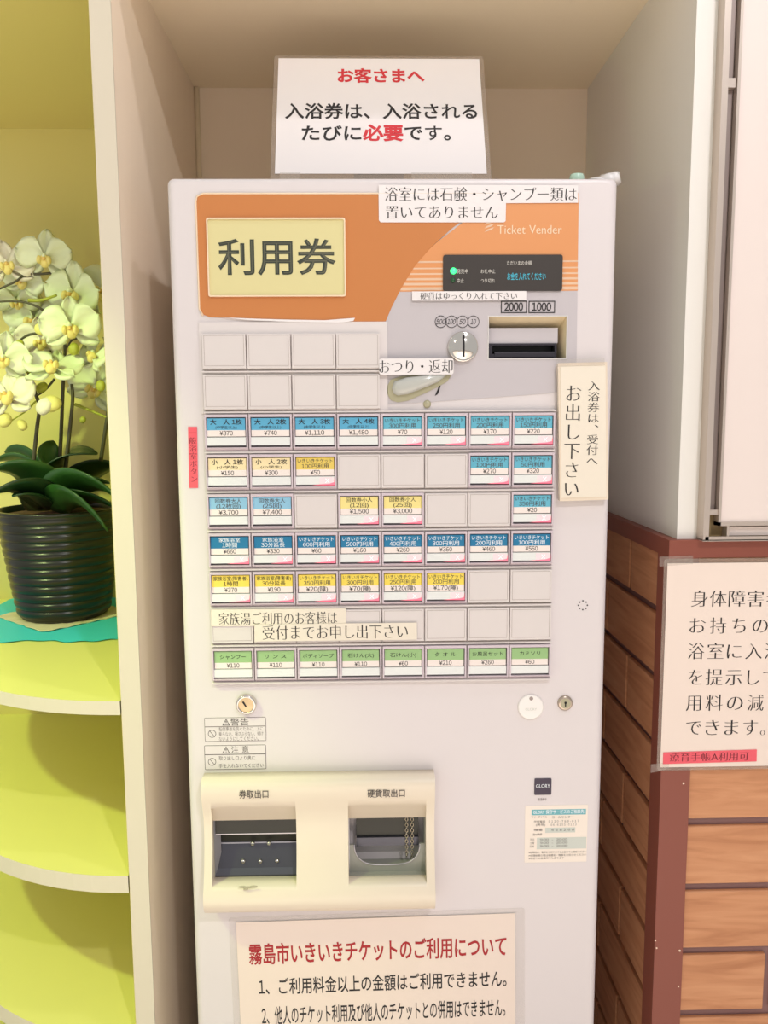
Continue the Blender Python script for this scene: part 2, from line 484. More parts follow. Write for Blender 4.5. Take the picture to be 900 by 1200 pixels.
# openings in the door
TW = px_rect(252, 962, 348.5, 1032, -0.004); CW = px_rect(409, 959, 499, 1028, -0.004)
BS = px_rect(572.5, 371, 663.5, 420)
b = MB()
R = 0.010; n = 6; prev = None
holes = [rect(*TW), rect(*CW), rect(*BS)]
rings = []
for i in range(n + 1):
    a = pi / 2 * i / n; ins = R * (1 - sin(a)); dep = R * (1 - cos(a))
    rings.append((ins, dep))
rings = rings[::-1]   # front ring first: inset R .. 0
loops = []
for ins, dep in [(R * (1 - cos(pi / 2 * i / n)), R * (1 - sin(pi / 2 * i / n))) for i in range(n + 1)]:
    loops.append([(x, dep, z) for x, z in rrect(MX0 + ins, MX1 - ins, 0.05 + ins, MT - ins * 0.6, 0.008, 4)])
ln = len(loops[0])
front = [(p[0], p[2]) for p in loops[-1]]
b.plate(front, holes, 0.0, 0.0285, 'body_white')
for i in range(n):
    vs = loops[i] + loops[i + 1]
    b.add(vs, [(j, (j + 1) % ln, ln + (j + 1) % ln, ln + j) for j in range(ln)], 'body_white', True)
vs = loops[0] + [(x, 0.030, z) for x, y, z in loops[0]]
b.add(vs, [(j, ln + j, ln + (j + 1) % ln, (j + 1) % ln) for j in range(ln)], 'body_white')
b.build('door', vm)
b = MB(); b.box(MX0 + 0.01, MX1 - 0.01, 0.012, 0.03, 0.0, 0.045, 'dark_gap'); b.build('kick_plate', vm)

# printed control film: orange swoosh, light orange with stripes, grey lower field
FY = -0.0008
hole = rect(*BS)
b = MB()
grey = px_poly([(452, 376), (462, 350), (490, 310), (540, 265), (678, 240), (675.5, 432), (674, 456.5), (640, 461), (560, 467), (482, 472.5), (454, 474)], FY)
b.plate(grey, [hole], FY, 0.0, 'grey_film')
light = px_poly([(478, 322), (500, 299), (530, 270), (590, 226), (678, 226), (677.4, 307), (484, 309.5)], FY - 0.0003)
light = px_poly([(487, 306), (512, 284), (546, 258), (600, 226), (678.3, 226), (677.2, 305)], FY - 0.0003)
b.plate(light, [], FY - 0.0003, FY, 'orange_light')
for y0, t in ((308.2, 5.6), (315.6, 4.6), (322.2, 3.8), (328.6, 3.0), (334.6, 2.2), (340.4, 1.4)):
    xl = 487 - (y0 - 306) * 0.86
    b.plate(px_poly([(xl, y0), (677.2, y0 - 1.2), (677.0, y0 - 1.2 + t), (xl - t * 0.8, y0 + t)], FY - 0.0003), [], FY - 0.0003, FY, 'orange_light')
for y0, t in ((305.4, 2.6), (313.8, 2.0), (320.2, 2.2), (326.0, 2.6), (331.6, 3.0), (336.8, 3.6)):
    xl = 488 - (y0 - 305) * 0.86
    b.plate(px_poly([(xl, y0), (677.2, y0 - 1.2), (677.0, y0 - 1.2 + t), (xl - t * 0.8, y0 + t)], FY - 0.0002), [], FY - 0.0002, FY, 'stripe_tan')
b.build('control_film', vm)
b = MB()
arc = [(590, 226), (560, 245), (530, 267), (505, 290), (486, 312), (470, 338), (459, 360), (452, 376.5)]
left = [(448, 376.8), (400, 377), (300, 373.5), (246, 371.5), (239, 369), (235, 364), (233, 356), (228.8, 240), (230, 233), (233.5, 228.5), (240, 226.2)]
outer = px_poly(arc + left, FY - 0.0006)
b.plate(outer, [], FY - 0.0006, 0.0, 'orange_dark')
b.build('orange_film', vm)
# thin cream edge line of the film
b = MB()
e1 = px_poly([(590, 226.8), (238, 226.8), (231, 230), (229.4, 236), (233.6, 362), (238, 370)], FY - 0.0006)
b.tube([(x, FY - 0.0006, z) for x, z in e1], 0.0011, 'display_cream', 6); b.build('film_edge', vm)

# title window
x0, x1, z0, z1 = px_rect(243.5, 256, 405, 348)
tw = None
b = MB(); b.plate(rrect(x0, x1, z0, z1, 0.0025, 3), [rrect(x0 + .0017, x1 - .0017, z0 + .0017, z1 - .0017, 0.002, 3)], -0.0045, -0.001, 'display_cream')
tw = b.build('title_window', vm)
b = MB(); b.plate(rect(x0 + .001, x1 - .001, z0 + .001, z1 - .001), [], -0.0024, -0.0012, 'display_yellow')
px_text(b, '利用券', 255.5, 393.5, 302, 45, 'olive_ink', -0.0027, (0.016, 0.014)); px_text(b, '利用券', 256.8, 392.2, 302, 45, 'olive_line', -0.0029, (-0.026, -0.026))
b.build('title_card', tw)

# dark message display
b = MB(); DP = px_rect(519, 299, 658.5, 341.5)
b.plate(rrect(*DP, 0.003, 4), [], -0.0032, -0.0008, 'black_panel'); dp = b.build('message_display', vm, bevel=0.0006)
dp['label'] = 'dark message display with a green lamp'
b = MB(); Y = -0.0034
px_text(b, 'ただいまの金額', 594, 623, 308.2, 5.4, 'screen_text', Y); px_text(b, '発売中', 535.5, 548.5, 318, 6, 'screen_text', Y)
px_text(b, '中止', 535.5, 543.5, 329, 5.5, 'screen_text', Y); px_text(b, 'お札中止', 563.5, 580.5, 318, 5.5, 'screen_text', Y)
px_text(b, 'つり切れ', 563.5, 580, 329, 5.5, 'screen_text', Y); px_text(b, 'お金を入れてください', 594.5, 639.5, 324, 9.5, 'vfd', Y, (0, 0))
b.build('display_text', dp)
for px, py, m, r in ((531, 318, 'led_on', 0.0042), (530.5, 329, 'led_off', 0.0030)):
    p = at(px, py); b = MB(); b.lathe([(r, 0.0030), (r * 0.9, 0.0045), (r * 0.5, 0.0055), (0, 0.0058)], (p.x, 0, p.z), m, 20, 'y'); o = b.build('indicator_lamp', dp)
    if m == 'led_on': o['label'] = 'lit green indicator lamp'

# printed markings of the control film
b = MB(); Y = FY - 0.0006
for t, x0, x1 in (('2000', 587, 617.5), ('1000', 619.5, 650.5)):
    q = px_rect(x0, 352.5, x1, 366.8, Y); b.frame(*q, 0.0011, Y, Y + .0003, 'ink')
    px_text(b, t, x0 + 4, x1 - 4.5, 359.6, 12.4, 'ink', Y - .0001, BOLD)
b.build('banknote_marks', vm); b = MB()
for t, cx, hw in (('500', 516.6, 5.6), ('100', 529.2, 5.0), ('50', 542, 3.8), ('10', 554.8, 3.2)):
    p = at(cx, 377, Y); b.plate(circ(p.x, p.z, 0.0076, 28), [circ(p.x, p.z, 0.0069, 28)], Y, Y + .0003, 'ink')
    px_text(b, t, cx - hw * .92, cx + hw * .92, 377, 8.0, 'ink', Y - .0001, REG, 0.2)
b.build('coin_marks', vm); b = MB()
px_text(b, 'Ticket Vender', 583, 658.5, 268.6, 15, 'display_cream', FY - .0006, (-0.002, -0.008))
for dy, k in ((0, 0), (4.2, 1), (8.4, 2)):   # leaf-like swirl mark
    yy = 272 - dy
    b.plate(px_poly([(567.5, yy), (571, yy - 3.2), (579.5, yy - 6.2), (576, yy - 2.6)], FY - .0006), [], FY - .0006, FY, 'stripe_tan')
b.build('maker_lettering', vm); b = MB()
b.plate(px_poly([(515.6, 447.5), (517.2, 448.2), (514.8, 458), (513, 462), (509.5, 464), (513, 456)], Y), [], Y, Y + .0003, 'ink')
b.build('arrow_mark', vm)

# coin slot: chrome dome with a vertical slit
p = at(542, 406.8); r = 0.0196
b = MB(); b.lathe([(r, 0.0), (r, 0.004), (r * .95, 0.0065), (r * .86, 0.0072), (r * .82, 0.0066), (r * .75, 0.0078), (r * .4, 0.0105), (0, 0.0112)], (p.x, 0, p.z), 'chrome', 48, 'y')
cs = b.build('coin_slot', vm); cs['label'] = 'round chrome coin slot'
b = MB(); b.box(p.x - .0012, p.x + .0014, -0.0122, -0.0095, p.z - .0130, p.z + .0140, 'slot_black'); b.build('slit', cs)

# banknote slot: cream recess with black mouth
x0, x1, z0, z1 = BS
b = MB(); D = 0.030
b.add([(x0, 0, z1), (x1, 0, z1), (x1 - .006, D, z1 - .014), (x0, D, z1 - .014)], [(0, 1, 2, 3)], 'slot_cream')
b.add([(x1, 0, z1), (x1, 0, z0), (x1 - .008, D, z0), (x1 - .006, D, z1 - .014)], [(0, 1, 2, 3)], 'slot_cream')
b.add([(x0, 0, z0), (x0, 0, z1), (x0, D, z1 - .014), (x0, D, z0)], [(0, 1, 2, 3)], 'slot_cream')
b.add([(x0, 0, z0), (x0, D, z0), (x1 - .008, D, z0), (x1, 0, z0)], [(0, 1, 2, 3)], 'slot_cream')
b.box(x0 - .002, x1 + .002, D, D + .004, z0 - .002, z1 + .002, 'slot_cream')
b.box(x0 + .0002, x1 - .0095, 0.006, D, z0 + .0195, z1 - .0135, 'grey_film')
b.frame(x0 - .0012, x1 + .0012, z0 - .0012, z1 + .0012, 0.0013, -0.0016, 0.0, 'grey_film_light')
bn = b.build('banknote_slot', vm)
b = MB()
b.plate(rect(x0 + .0008, x1 - .011, z0 + .0006, z0 + .0192), [rect(x0 + .0055, x1 - .0135, z0 + .0060, z0 + .0168)], 0.004, 0.022, 'bezel_black')
b.box(x0 + .0055, x1 - .0135, 0.020, 0.023, z0 + .004, z0 + .018, 'slot_black')
b.prism([(0.003, z0 + .0085), (0.018, z0 + .0105), (0.018, z0 + .0025), (0.003, z0 + .0015)], x0 + .0085, x1 - .014, 'bezel_black')
b.build('banknote_mouth', bn, bevel=0.0007)

# coin return lever in its dish
b = MB()
dish = px_poly([(453.5, 461), (454, 452), (458, 445), (470, 441), (500, 438.5), (527, 437.5), (528.5, 440), (524, 447), (512, 454), (495, 462), (478, 469.5), (466, 471.5), (458, 469)], 0)
b.plate(dish, [], -0.0022, 0.0, 'lever_dish'); lv = b.build('coin_return_lever', vm, bevel=0.0012)
b = MB()
top = px_poly([(459, 455), (462, 447), (476, 442), (500, 439), (525, 438.5), (514, 447.5), (495, 455.5), (478, 462), (466, 463.5), (461, 461)], -0.006)
cxm = sum(q[0] for q in top) / len(top); czm = sum(q[1] for q in top) / len(top)
vs = []
for sc, yy in ((1.0, -0.002), (0.96, -0.006), (0.78, -0.009), (0.4, -0.0105)): vs += [(cxm + (x - cxm) * sc, yy, czm + (z - czm) * sc) for x, z in top]
k = len(top)
fs = [(i * k + j, i * k + (j + 1) % k, (i + 1) * k + (j + 1) % k, (i + 1) * k + j) for i in range(3) for j in range(k)] + [tuple(range(3 * k, 4 * k))]
b.add(vs, [f[::-1] for f in fs], 'lever_grey', True); b.build('lever', lv)
p = at(500.5, 473.5); b = MB(); b.lathe([(0.0052, 0.0), (0.005, 0.0018), (0.003, 0.003), (0, 0.0034)], (p.x, 0, p.z), 'lever_dish', 16, 'y'); b.build('screw', vm)

# ------------------------------------------------------------------ button field
BX, BZ, CWD, CHT = -0.2056, 0.9850, 0.05625, 0.05095
b = MB()
zt = BZ + 7 * CHT; zt2 = zt + 2 * CHT
b.plate([(BX, BZ - .001), (BX + 8 * CWD, BZ - .001), (BX + 8 * CWD, zt), (BX + 4 * CWD + .0095, zt), (BX + 4 * CWD + .0095, zt2 + .0125), (BX - .0035, zt2 + .0125), (BX - .0035, zt), (BX, zt)], [], -0.0022, 0.0, 'panel_white')
for r in range(10):
    zz = BZ + r * CHT; xe = BX + (8 if r < 8 else 4) * CWD
    if r < 9: b.prism([(-0.0022, zz + .0005), (-0.0066, zz + .0005), (-0.0066, zz + .0022), (-0.0022, zz + .0030)], BX, xe, 'button_white')
b.build('button_panel', vm)
# blank cover (mesh shared by every blank position)
def blank_mesh():
    b = MB(); x0, x1, z0, z1 = .0009, CWD - .0009, .0045, CHT - .0022
    b.prism([(-0.0022, z0 - .001), (-0.0072, z0 + .0012), (-0.0072, z1 - .0008), (-0.0060, z1), (-0.0022, z1)], x0, x1, 'button_white')
    b.frame(x0 + .0022, x1 - .0022, z0 + .0042, z1 - .0020, 0.0004, -0.00735, -0.0072, 'seam')
    b.box(x0 + .001, x1 + .001, -0.0030, -0.0022, z0 - .0026, z0 - .0008, 'seam')
    return b
def frame_mesh():
    b = MB(); x0, x1, z0, z1 = .0009, CWD - .0009, .0035, CHT - .0012
    hx0, hx1, hz0, hz1 = .0028, CWD - .0028, .0078, CHT - .0046
    b.plate(rect(x0, x1, hz0 - .0008, z1), [rect(hx0, hx1, hz0, hz1)], -0.0084, -0.0022, 'button_lilac', 'button_lilac')
    b.prism([(-0.0022, z0 - .0005), (-0.0084, hz0 - .0008), (-0.0022, hz0 - .0008)], x0, x1, 'button_lilac')
    b.box(hx0 - .0002, hx1 + .0002, -0.0036, -0.0022, hz0 - .0002, hz1 + .0002, 'well_grey')
    return b
blank0 = blank_mesh().build('blank_cover', None); frame0 = frame_mesh().build('ticket_button', None)
def place(o, c, r):
    q = o.copy(); COL.objects.link(q); q.parent = vm
    q.location = Vector((BX + c * CWD, 0, BZ + r * CHT)) - ORG[vm]; ORG[q] = Vector((BX + c * CWD, 0, BZ + r * CHT)); return q
def name_card(btn, col, inkc, l1, l2, price, lit, small2=False):
    b = MB(); x0, x1 = .0037, CWD - .0041; xc = 0.5 * (x0 + x1); W = x1 - x0
    zt, zm, zb, zf = CHT - .0060, CHT - .0212, CHT - .0292, CHT - .0302
    o = ORG[btn]; MV = MB()
    b.box(x0, x1, -0.0062, -0.0036, zm, zt, col); b.box(x0, x1, -0.0062, -0.0036, zb, zm, 'card_white')
    b.box(x0 - .0008, x1 + .0006, -0.0074, -0.0036, zf - .0104, zf, 'flap_white')
    Y = -0.0064
    def line(t, zc, h, hw, ink, st=(0.004, 0.004)):
        if ink == 'white_ink': st = REG
        b.text(t, xc - hw, xc + hw, zc, h, ink, Y, st)
    def width(t, h): return 0.5 * h * sum((0.56 if ord(c) < 0x2000 else 1.0) for c in t)
    if l2 is None: line(l1, zm + .0078, .0064, min(width(l1, .0068), W * .46), inkc)
    elif small2:
        line(l1, zm + .0103, .0072, W * .42, inkc, BOLD); line(l2, zm + .0036, .0042, W * .28, inkc)
    else:
        line(l1, zm + .0110, .0062, min(width(l1, .0068), W * .46), inkc); line(l2, zm + .0043, .0070, min(width(l2, .0074), W * .42), inkc)
    line(price, zb + .0042, .0076, width(price, .0074), 'ink', (0.005, 0.005))
    b.v = [v + o for v in b.v]
    b.build('name_card', btn)
    if lit:
        b = MB(); xa = x0 + W * .62; xb = x1 - .0012; za, zb2 = zf - .0098, zf - .0010; Y = -0.0076
        b.plate(rect(xa, xb, za, zb2), [], Y, Y + .0002, 'lamp_pale')
        xm, zmid, q = 0.5 * (xa + xb) + .001, 0.5 * (za + zb2), .0028
        for sgn in (1, -1):
            b.plate([(xm - q, zmid - sgn * q), (xm - q + .0009, zmid - sgn * q), (xm + q, zmid + sgn * q), (xm + q - .0009, zmid + sgn * q)], [], Y - .0001, Y, 'lamp_cross')
        b.plate([(x0 + W * .42, zf - .0110), (x1 + .0006, zf - .0114), (x1 + .0006, zf - .0010), (x1 - .0002, zf - .0076), (x1 - .0060, zf - .0092), (x0 + W * .70, zf - .0098)], [], Y - .00015, Y, 'lamp_pink')
        b.v = [v + o for v in b.v]
        b.build('sold_out_lamp', btn)['label'] = 'pink sold-out lamp, lit'
IK = 'いきいきチケット'
def ik(n, p, col='cyan_card', ink='ink_soft'): return (col, ink, IK, f'{n}円利用', p, True)
ROWS = {
 6: [('sky_card', 'ink', '大\u3000人 1枚', '(中学生以上)', '¥370', False, True), ('sky_card', 'ink', '大\u3000人 2枚', '(中学生以上)', '¥740', False, True),
     ('sky_card', 'ink', '大\u3000人 3枚', '(中学生以上)', '¥1,110', False, True), ('sky_card', 'ink', '大\u3000人 4枚', '(中学生以上)', '¥1,480', False, True),
     ik(300, '¥70'), ik(250, '¥120'), ik(200, '¥170'), ik(150, '¥220')],
 5: [('cream_card', 'ink', '小\u3000人 1枚', '(小学生)', '¥150', False, True), ('cream_card', 'ink', '小\u3000人 2枚', '(小学生)', '¥300', False, True),
     ik(100, '¥50', 'gold_card'), None, None, None, ik(100, '¥270'), ik(50, '¥320')],
 4: [('pale_blue_card', 'ink_soft', '回数券大人', '(12枚回)', '¥3,700', False), ('pale_blue_card', 'ink_soft', '回数券大人', '(25回)', '¥7,400', False), None,
     ('straw_card', 'ink', '回数券小人', '(12回)', '¥1,500', True), ('straw_card', 'ink', '回数券小人', '(25回)', '¥3,000', True), None, None, ik(350, '¥20')],
 3: [('blue_card', 'white_ink', '家族浴室', '1時間', '¥660', True), ('blue_card', 'white_ink', '家族浴室', '30分延長', '¥330', True)] +
    [ik(n, p, 'blue_card', 'white_ink') for n, p in ((600, '¥60'), (500, '¥160'), (400, '¥260'), (300, '¥360'), (200, '¥460'), (100, '¥560'))],
 2: [('yellow_card', 'ink', '家族浴室(障害者)', '1時間', '¥370', True), ('yellow_card', 'ink', '家族浴室(障害者)', '30分延長', '¥190', True)] +
    [ik(n, p, 'yellow_card') for n, p in ((350, '¥20(障)'), (300, '¥70(障)'), (250, '¥120(障)'), (200, '¥170(障)'))] + [None, None],
 1: [None] * 8,
 0: [('green_card', 'ink', t, None, p, False) for t, p in (('シャンプー', '¥110'), ('リ ン ス', '¥110'), ('ボディソープ', '¥110'), ('石けん(大)', '¥110'),
     ('石けん(小)', '¥60'), ('タ オ ル', '¥210'), ('お風呂セット', '¥260'), ('カミソリ', '¥60'))],
}
CNAME = {'sky_card': 'blue', 'cyan_card': 'cyan', 'cream_card': 'cream', 'gold_card': 'gold', 'pale_blue_card': 'pale blue', 'straw_card': 'straw yellow', 'blue_card': 'dark blue', 'yellow_card': 'yellow', 'green_card': 'green'}
for r in (8, 7):
    for c in range(4): place(blank0, c, r)
for r in range(6, -1, -1):
    for c, q in enumerate(ROWS[r]):
        if q is None: place(blank0, c, r)
        else:
            t = place(frame0, c, r); t['label'] = f'ticket button with {CNAME[q[0]]} card priced {q[4]}'
            name_card(t, *q)
bpy.data.objects.remove(blank0); bpy.data.objects.remove(frame0)

# speaker holes, locks, disc
b = MB()
p = at(683, 709.3)
for i in range(8):
    b.disc(p.x + .0060 * cos(i * pi / 4), p.z + .0060 * sin(i * pi / 4), 0.0010, -0.0003, 0.0003, 'slot_black', 10)
b.build('speaker_holes', vm)
p = at(289, 824.5)
b = MB(); b.lathe([(0.0140, 0), (0.0140, 0.004), (0.0125, 0.0065), (0.0104, 0.007), (0.0100, 0.0055)], (p.x, 0, p.z), 'chrome', 36, 'y')
lk = b.build('cylinder_lock', vm)
b = MB(); b.lathe([(0.0101, 0.0054), (0, 0.0056)], (p.x, 0, p.z), 'brass', 32, 'y')
b.plate([(p.x - .0052, p.z + .0042), (p.x - .0030, p.z + .0052), (p.x + .0012, p.z - .0022), (p.x - .0004, p.z - .0034)], [], -0.0059, -0.0052, 'slot_black'); b.build('keyway', lk)
p = at(662, 823.5)
b = MB(); b.lathe([(0.0102, 0), (0.0102, 0.002), (0.0090, 0.0036), (0.0070, 0.0036)], (p.x, 0, p.z), 'nickel', 32, 'y')
lk = b.build('cylinder_lock', vm)
b = MB(); b.lathe([(0.0071, 0.0034), (0, 0.0036)], (p.x, 0, p.z), 'lever_dish', 28, 'y'); b.disc(p.x, p.z + .0012, 0.0016, -0.0040, -0.0034, 'slot_black', 14)
b.box(p.x - .0008, p.x + .0008, -0.0040, -0.0034, p.z - .0042, p.z + .001, 'slot_black'); b.build('keyway', lk)
p = at(621.6, 828.2)
b = MB(); b.lathe([(0.0172, 0), (0.0172, 0.0022), (0.0164, 0.003), (0.0150, 0.0032), (0, 0.0032)], (p.x, 0, p.z), 'plastic_disc', 44, 'y')
dc = b.build('lock_cover_disc', vm)
b = MB(); q = at(622, 817.6); b.disc(q.x, q.z, 0.0026, -0.0036, -0.0030, 'seam', 18); b.text('GLORY', p.x - .0075, p.x + .0080, p.z - .0022, .0048, 'pale_print', -0.0034, SEMI); b.build('disc_print', dc)

# maker's warning stickers
def warn(y0, y1, head, lines, solid):
    b = MB(); Y = -0.0004; q = px_rect(239.8, y0, 311.8, y1)
    ink = 'ink_soft' if solid else 'ink_grey'
    b.plate(rrect(*q, 0.0015, 3), [], Y, 0, 'body_white'); b.plate(rrect(*q, 0.0015, 3), [rrect(q[0] + .0006, q[1] - .0006, q[2] + .0006, q[3] - .0006, 0.001, 3)], Y - .0001, Y, ink)
    ym = y0 + (y1 - y0) * 0.38
    m = px_rect(240, ym - .4, 311.5, ym + .4); b.plate(rect(*m), [], Y - .0001, Y, ink)
    yc = 0.5 * (y0 + ym) + .3
    px_text(b, head, 271 if solid else 270, 291.5, yc, 9.4, 'ink_soft', Y - .0001)
    tri = px_poly([(260.5, yc + 4), (269.5, yc + 4), (265, yc - 4.2)], 0)
    b.plate(tri, [[(0.72 * (x - sum(t[0] for t in tri) / 3) + sum(t[0] for t in tri) / 3, 0.72 * (z - sum(t[1] for t in tri) / 3) + sum(t[1] for t in tri) / 3) for x, z in tri]], Y - .0001, Y, 'ink_soft')
    px_text(b, '!', 264.4, 265.6, yc + .6, 6, 'ink_soft', Y - .0001)
    cy = 0.5 * (ym + y1); c = at(248.6, cy)
    b.ring(c.x, c.z, 0.0054, 0.0007, Y - .0001, Y, 'ink_soft', 28); b.plate([(c.x - .0038, c.z + .0042), (c.x - .0032, c.z + .0046), (c.x + .0038, c.z - .0042), (c.x + .0032, c.z - .0046)], [], Y - .0001, Y, 'ink_soft')
    n = len(lines)
    for i, (t, xe) in enumerate(lines):
        px_text(b, t, 256.5, xe, ym + (y1 - ym) * (i + .5) / n + .2, min(5.4, (y1 - ym) / n * .92), ink, Y - .0001)
    return b.build('warning_sticker', vm)
warn(840.5, 868.5, '警告', [('転倒事故を防ぐために、上に', 308), ('乗らない、揺さぶらない、傾け', 308.5), ('ないようにしてください。', 303)], False)
warn(873, 901.5, '注 意', [('取り出し口より奥に', 299), ('手を入れないでください', 309)], True)

# maker's badge and service sticker
q = px_rect(626.2, 912, 646, 931); b = MB(); b.plate(rrect(*q, 0.001, 3), [], -0.0012, 0, 'badge'); px_text(b, 'GLORY', 628.2, 644.6, 921, 6, 'white_ink', -0.0014, REG); b.build('maker_badge', vm)
b = MB(); px_text(b, '製造番号', 630.5, 640.5, 936.8, 3.4, 'ink_grey', -0.0003); b.build('printed_number', vm)
q = px_rect(615, 943.5, 688, 1010)
b = MB(); b.plate(rrect(*q, 0.001, 3), [], -0.0005, 0, 'sticker'); Y = -0.0007
b.plate(rect(*px_rect(623, 948.2, 686.5, 954.6)), [], Y, -0.0004, 'teal_print'); px_text(b, 'GLORY 保守サービスのご相談先', 625, 684.5, 951.4, 5, 'white_ink', Y - .0001, SEMI)
px_text(b, 'フリーダイヤル', 623, 641, 957.6, 3, 'ink_grey', Y); px_text(b, 'コールセンター', 647, 672, 957.6, 3.6, 'ink_soft', Y)
px_text(b, '代表電話', 625.5, 639, 963, 3.2, 'ink_grey', Y); px_text(b, '0 1 2 0 - 7 8 8 - 0 1 7', 643, 678.5, 962.4, 3.4, 'ink_soft', Y)
px_text(b, '(携帯)', 628, 639, 966.6, 3.0, 'ink_grey', Y); px_text(b, '0 6 - 6 1 5 5 - 0 1 2 3', 645.5, 675.5, 966.4, 3.2, 'ink_soft', Y)
px_text(b, '機番', 625.5, 636, 972.6, 3.2, 'ink_grey', Y); b.plate(rect(*px_rect(639, 969.6, 674, 975.4)), [], Y, -0.0004, 'pale_print'); px_text(b, '4 5 8 2 6 0', 646, 673, 972.4, 3.6, 'ink_soft', Y - .0001)
px_text(b, '受付時間', 624.5, 635, 978, 3, 'ink_grey', Y)
b.plate(rect(*px_rect(629, 981, 687, 994.4)), [], Y, -0.0004, 'pale_print')
for i, d in enumerate(('平日', '土曜', '日祝')):
    px_text(b, d, 621, 626, 984 + i * 4, 2.8, 'ink_grey', Y); px_text(b, '9:00  -  20:00', 633, 665, 983.8 + i * 3.7, 3.2, 'ink_soft', Y - .0001)
for i, (t, xe) in enumerate((('※故障時は、電源をお切りのうえ上記までご連絡ください', 687), ('※修理依頼の際は機種名・機番をお知らせください', 687), ('※お近くの営業所でも承ります', 661))):
    px_text(b, t, 619.5, xe, 998.6 + i * 3.6, 2.7, 'ink_grey', Y)
b.build('service_sticker', vm)

# ticket and coin outlet hood
HX0, HX1 = -0.2215, 0.0885
P = [(-0.001, 0.8605), (-0.018, 0.8600), (-0.0245, 0.8570), (-0.0265, 0.8500), (-0.0262, 0.8420), (-0.0235, 0.8300), (-0.0190, 0.8160), (-0.0155, 0.8020), (-0.0145, 0.7850), (-0.0160, 0.7640), (-0.0200, 0.7420), (-0.0260, 0.7230), (-0.0325, 0.7085), (-0.0355, 0.7010), (-0.0360, 0.6930), (-0.0340, 0.6830), (-0.0270, 0.6750), (-0.0180, 0.6725), (-0.001, 0.6725)]
def yat(z):
    for (y0, a), (y1, c) in zip(P[1:], P[2:]):
        if c <= z <= a: return y0 + (y1 - y0) * (a - z) / max(1e-6, a - c)
    return -0.02
TX0, TX1, TZ0, TZ1 = px_rect(250, 963.5, 348, 1031.5, -0.012)
CX0, CX1, CZ0, CZ1 = px_rect(408.5, 961, 499, 1027.5, -0.012)
b = MB()
def fullseg(a, c): b.prism(P, a, c, 'hood_cream', True)
def openseg(a, c, z0, z1, ztop):
    up = [q for q in P if q[1] > ztop + .001]
    b.prism(up + [(yat(ztop), ztop), (-0.0105, ztop - .0035), (-0.0060, z1), (-0.001, z1)], a, c, 'hood_cream', True)
    lo = [q for q in P if q[1] < z0 - .001]
    b.prism([(-0.001, z0)] + [(yat(z0), z0)] + lo, a, c, 'hood_cream', True)
fullseg(HX0, TX0); openseg(TX0, TX1, TZ0 + .002, TZ1, TZ1 + .0240); fullseg(TX1, CX0); openseg(CX0, CX1, CZ0 + .001, CZ1, CZ1 + .0240); fullseg(CX1, HX1)
hd = b.build('outlet_hood', vm); hd['label'] = 'cream plastic outlet hood with ticket and coin openings'
b = MB(); ya = -0.0266
px_text(b, '券取出口', 280, 314.5, 931, 10.5, 'ink_soft', ya - .0006, SEMI); px_text(b, '硬貨取出口', 430.5, 474.5, 930, 10, 'ink_soft', ya - .0006, SEMI)
b.build('outlet_lettering', hd)
b = MB(); 
for px, py, rw in ((284, 1039.5, 5), (290, 1040, 7), (297, 1039, 5), (288, 1042, 3)):
    p = at(px, py, -0.0355); b.ellipsoid((p.x, -0.0353, p.z), rw * .0011, 0.0006, 0.0016, 'lever_dish', 10)
b.build('scuff', hd)
# ticket tray: stepped dark metal with screws
b = MB(); x0, x1 = TX0 + .0003, TX1 - .0003; zt = TZ1; zb = TZ0
b.box(x0 - .002, x1 + .002, 0.046, 0.050, zb - .004, zt + .004, 'tray_dark')
h = zt - zb
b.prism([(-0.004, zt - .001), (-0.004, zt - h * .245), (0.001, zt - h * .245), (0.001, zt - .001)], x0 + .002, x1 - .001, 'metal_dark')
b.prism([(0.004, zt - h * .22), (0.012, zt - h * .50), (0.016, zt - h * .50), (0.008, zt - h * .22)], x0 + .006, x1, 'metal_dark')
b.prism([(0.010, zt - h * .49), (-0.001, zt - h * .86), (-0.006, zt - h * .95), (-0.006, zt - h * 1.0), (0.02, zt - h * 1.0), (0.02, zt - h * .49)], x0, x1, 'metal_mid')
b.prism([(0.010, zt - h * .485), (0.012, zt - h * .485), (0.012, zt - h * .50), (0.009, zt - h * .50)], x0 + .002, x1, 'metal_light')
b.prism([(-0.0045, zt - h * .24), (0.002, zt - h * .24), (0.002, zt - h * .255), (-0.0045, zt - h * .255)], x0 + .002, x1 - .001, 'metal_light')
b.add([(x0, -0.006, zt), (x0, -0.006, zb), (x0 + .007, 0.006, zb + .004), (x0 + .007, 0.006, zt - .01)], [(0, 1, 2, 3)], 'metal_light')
b.box(x0, x0 + .0006, -0.004, 0.046, zb, zt, 'metal_mid'); b.box(x1 - .0006, x1, -0.004, 0.046, zb, zt, 'metal_mid')
tt = b.build('ticket_tray', hd)
for px, py, yy in ((296, 988.5, 0.004), (315, 988, 0.004), (285, 1009.5, 0.001), (305, 1009.5, 0.001), (324.6, 1009, 0.001)):
    p = at(px, py, yy); b = MB(); b.lathe([(0.0031, -0.002), (0.0031, 0.0008), (0.002, 0.002), (0, 0.0023)], (p.x, yy, p.z), 'chrome', 16, 'y'); b.box(p.x - .0022, p.x + .0022, yy - .0026, yy - .0018, p.z - .0003, p.z + .0003, 'slot_black'); b.build('screw', tt)
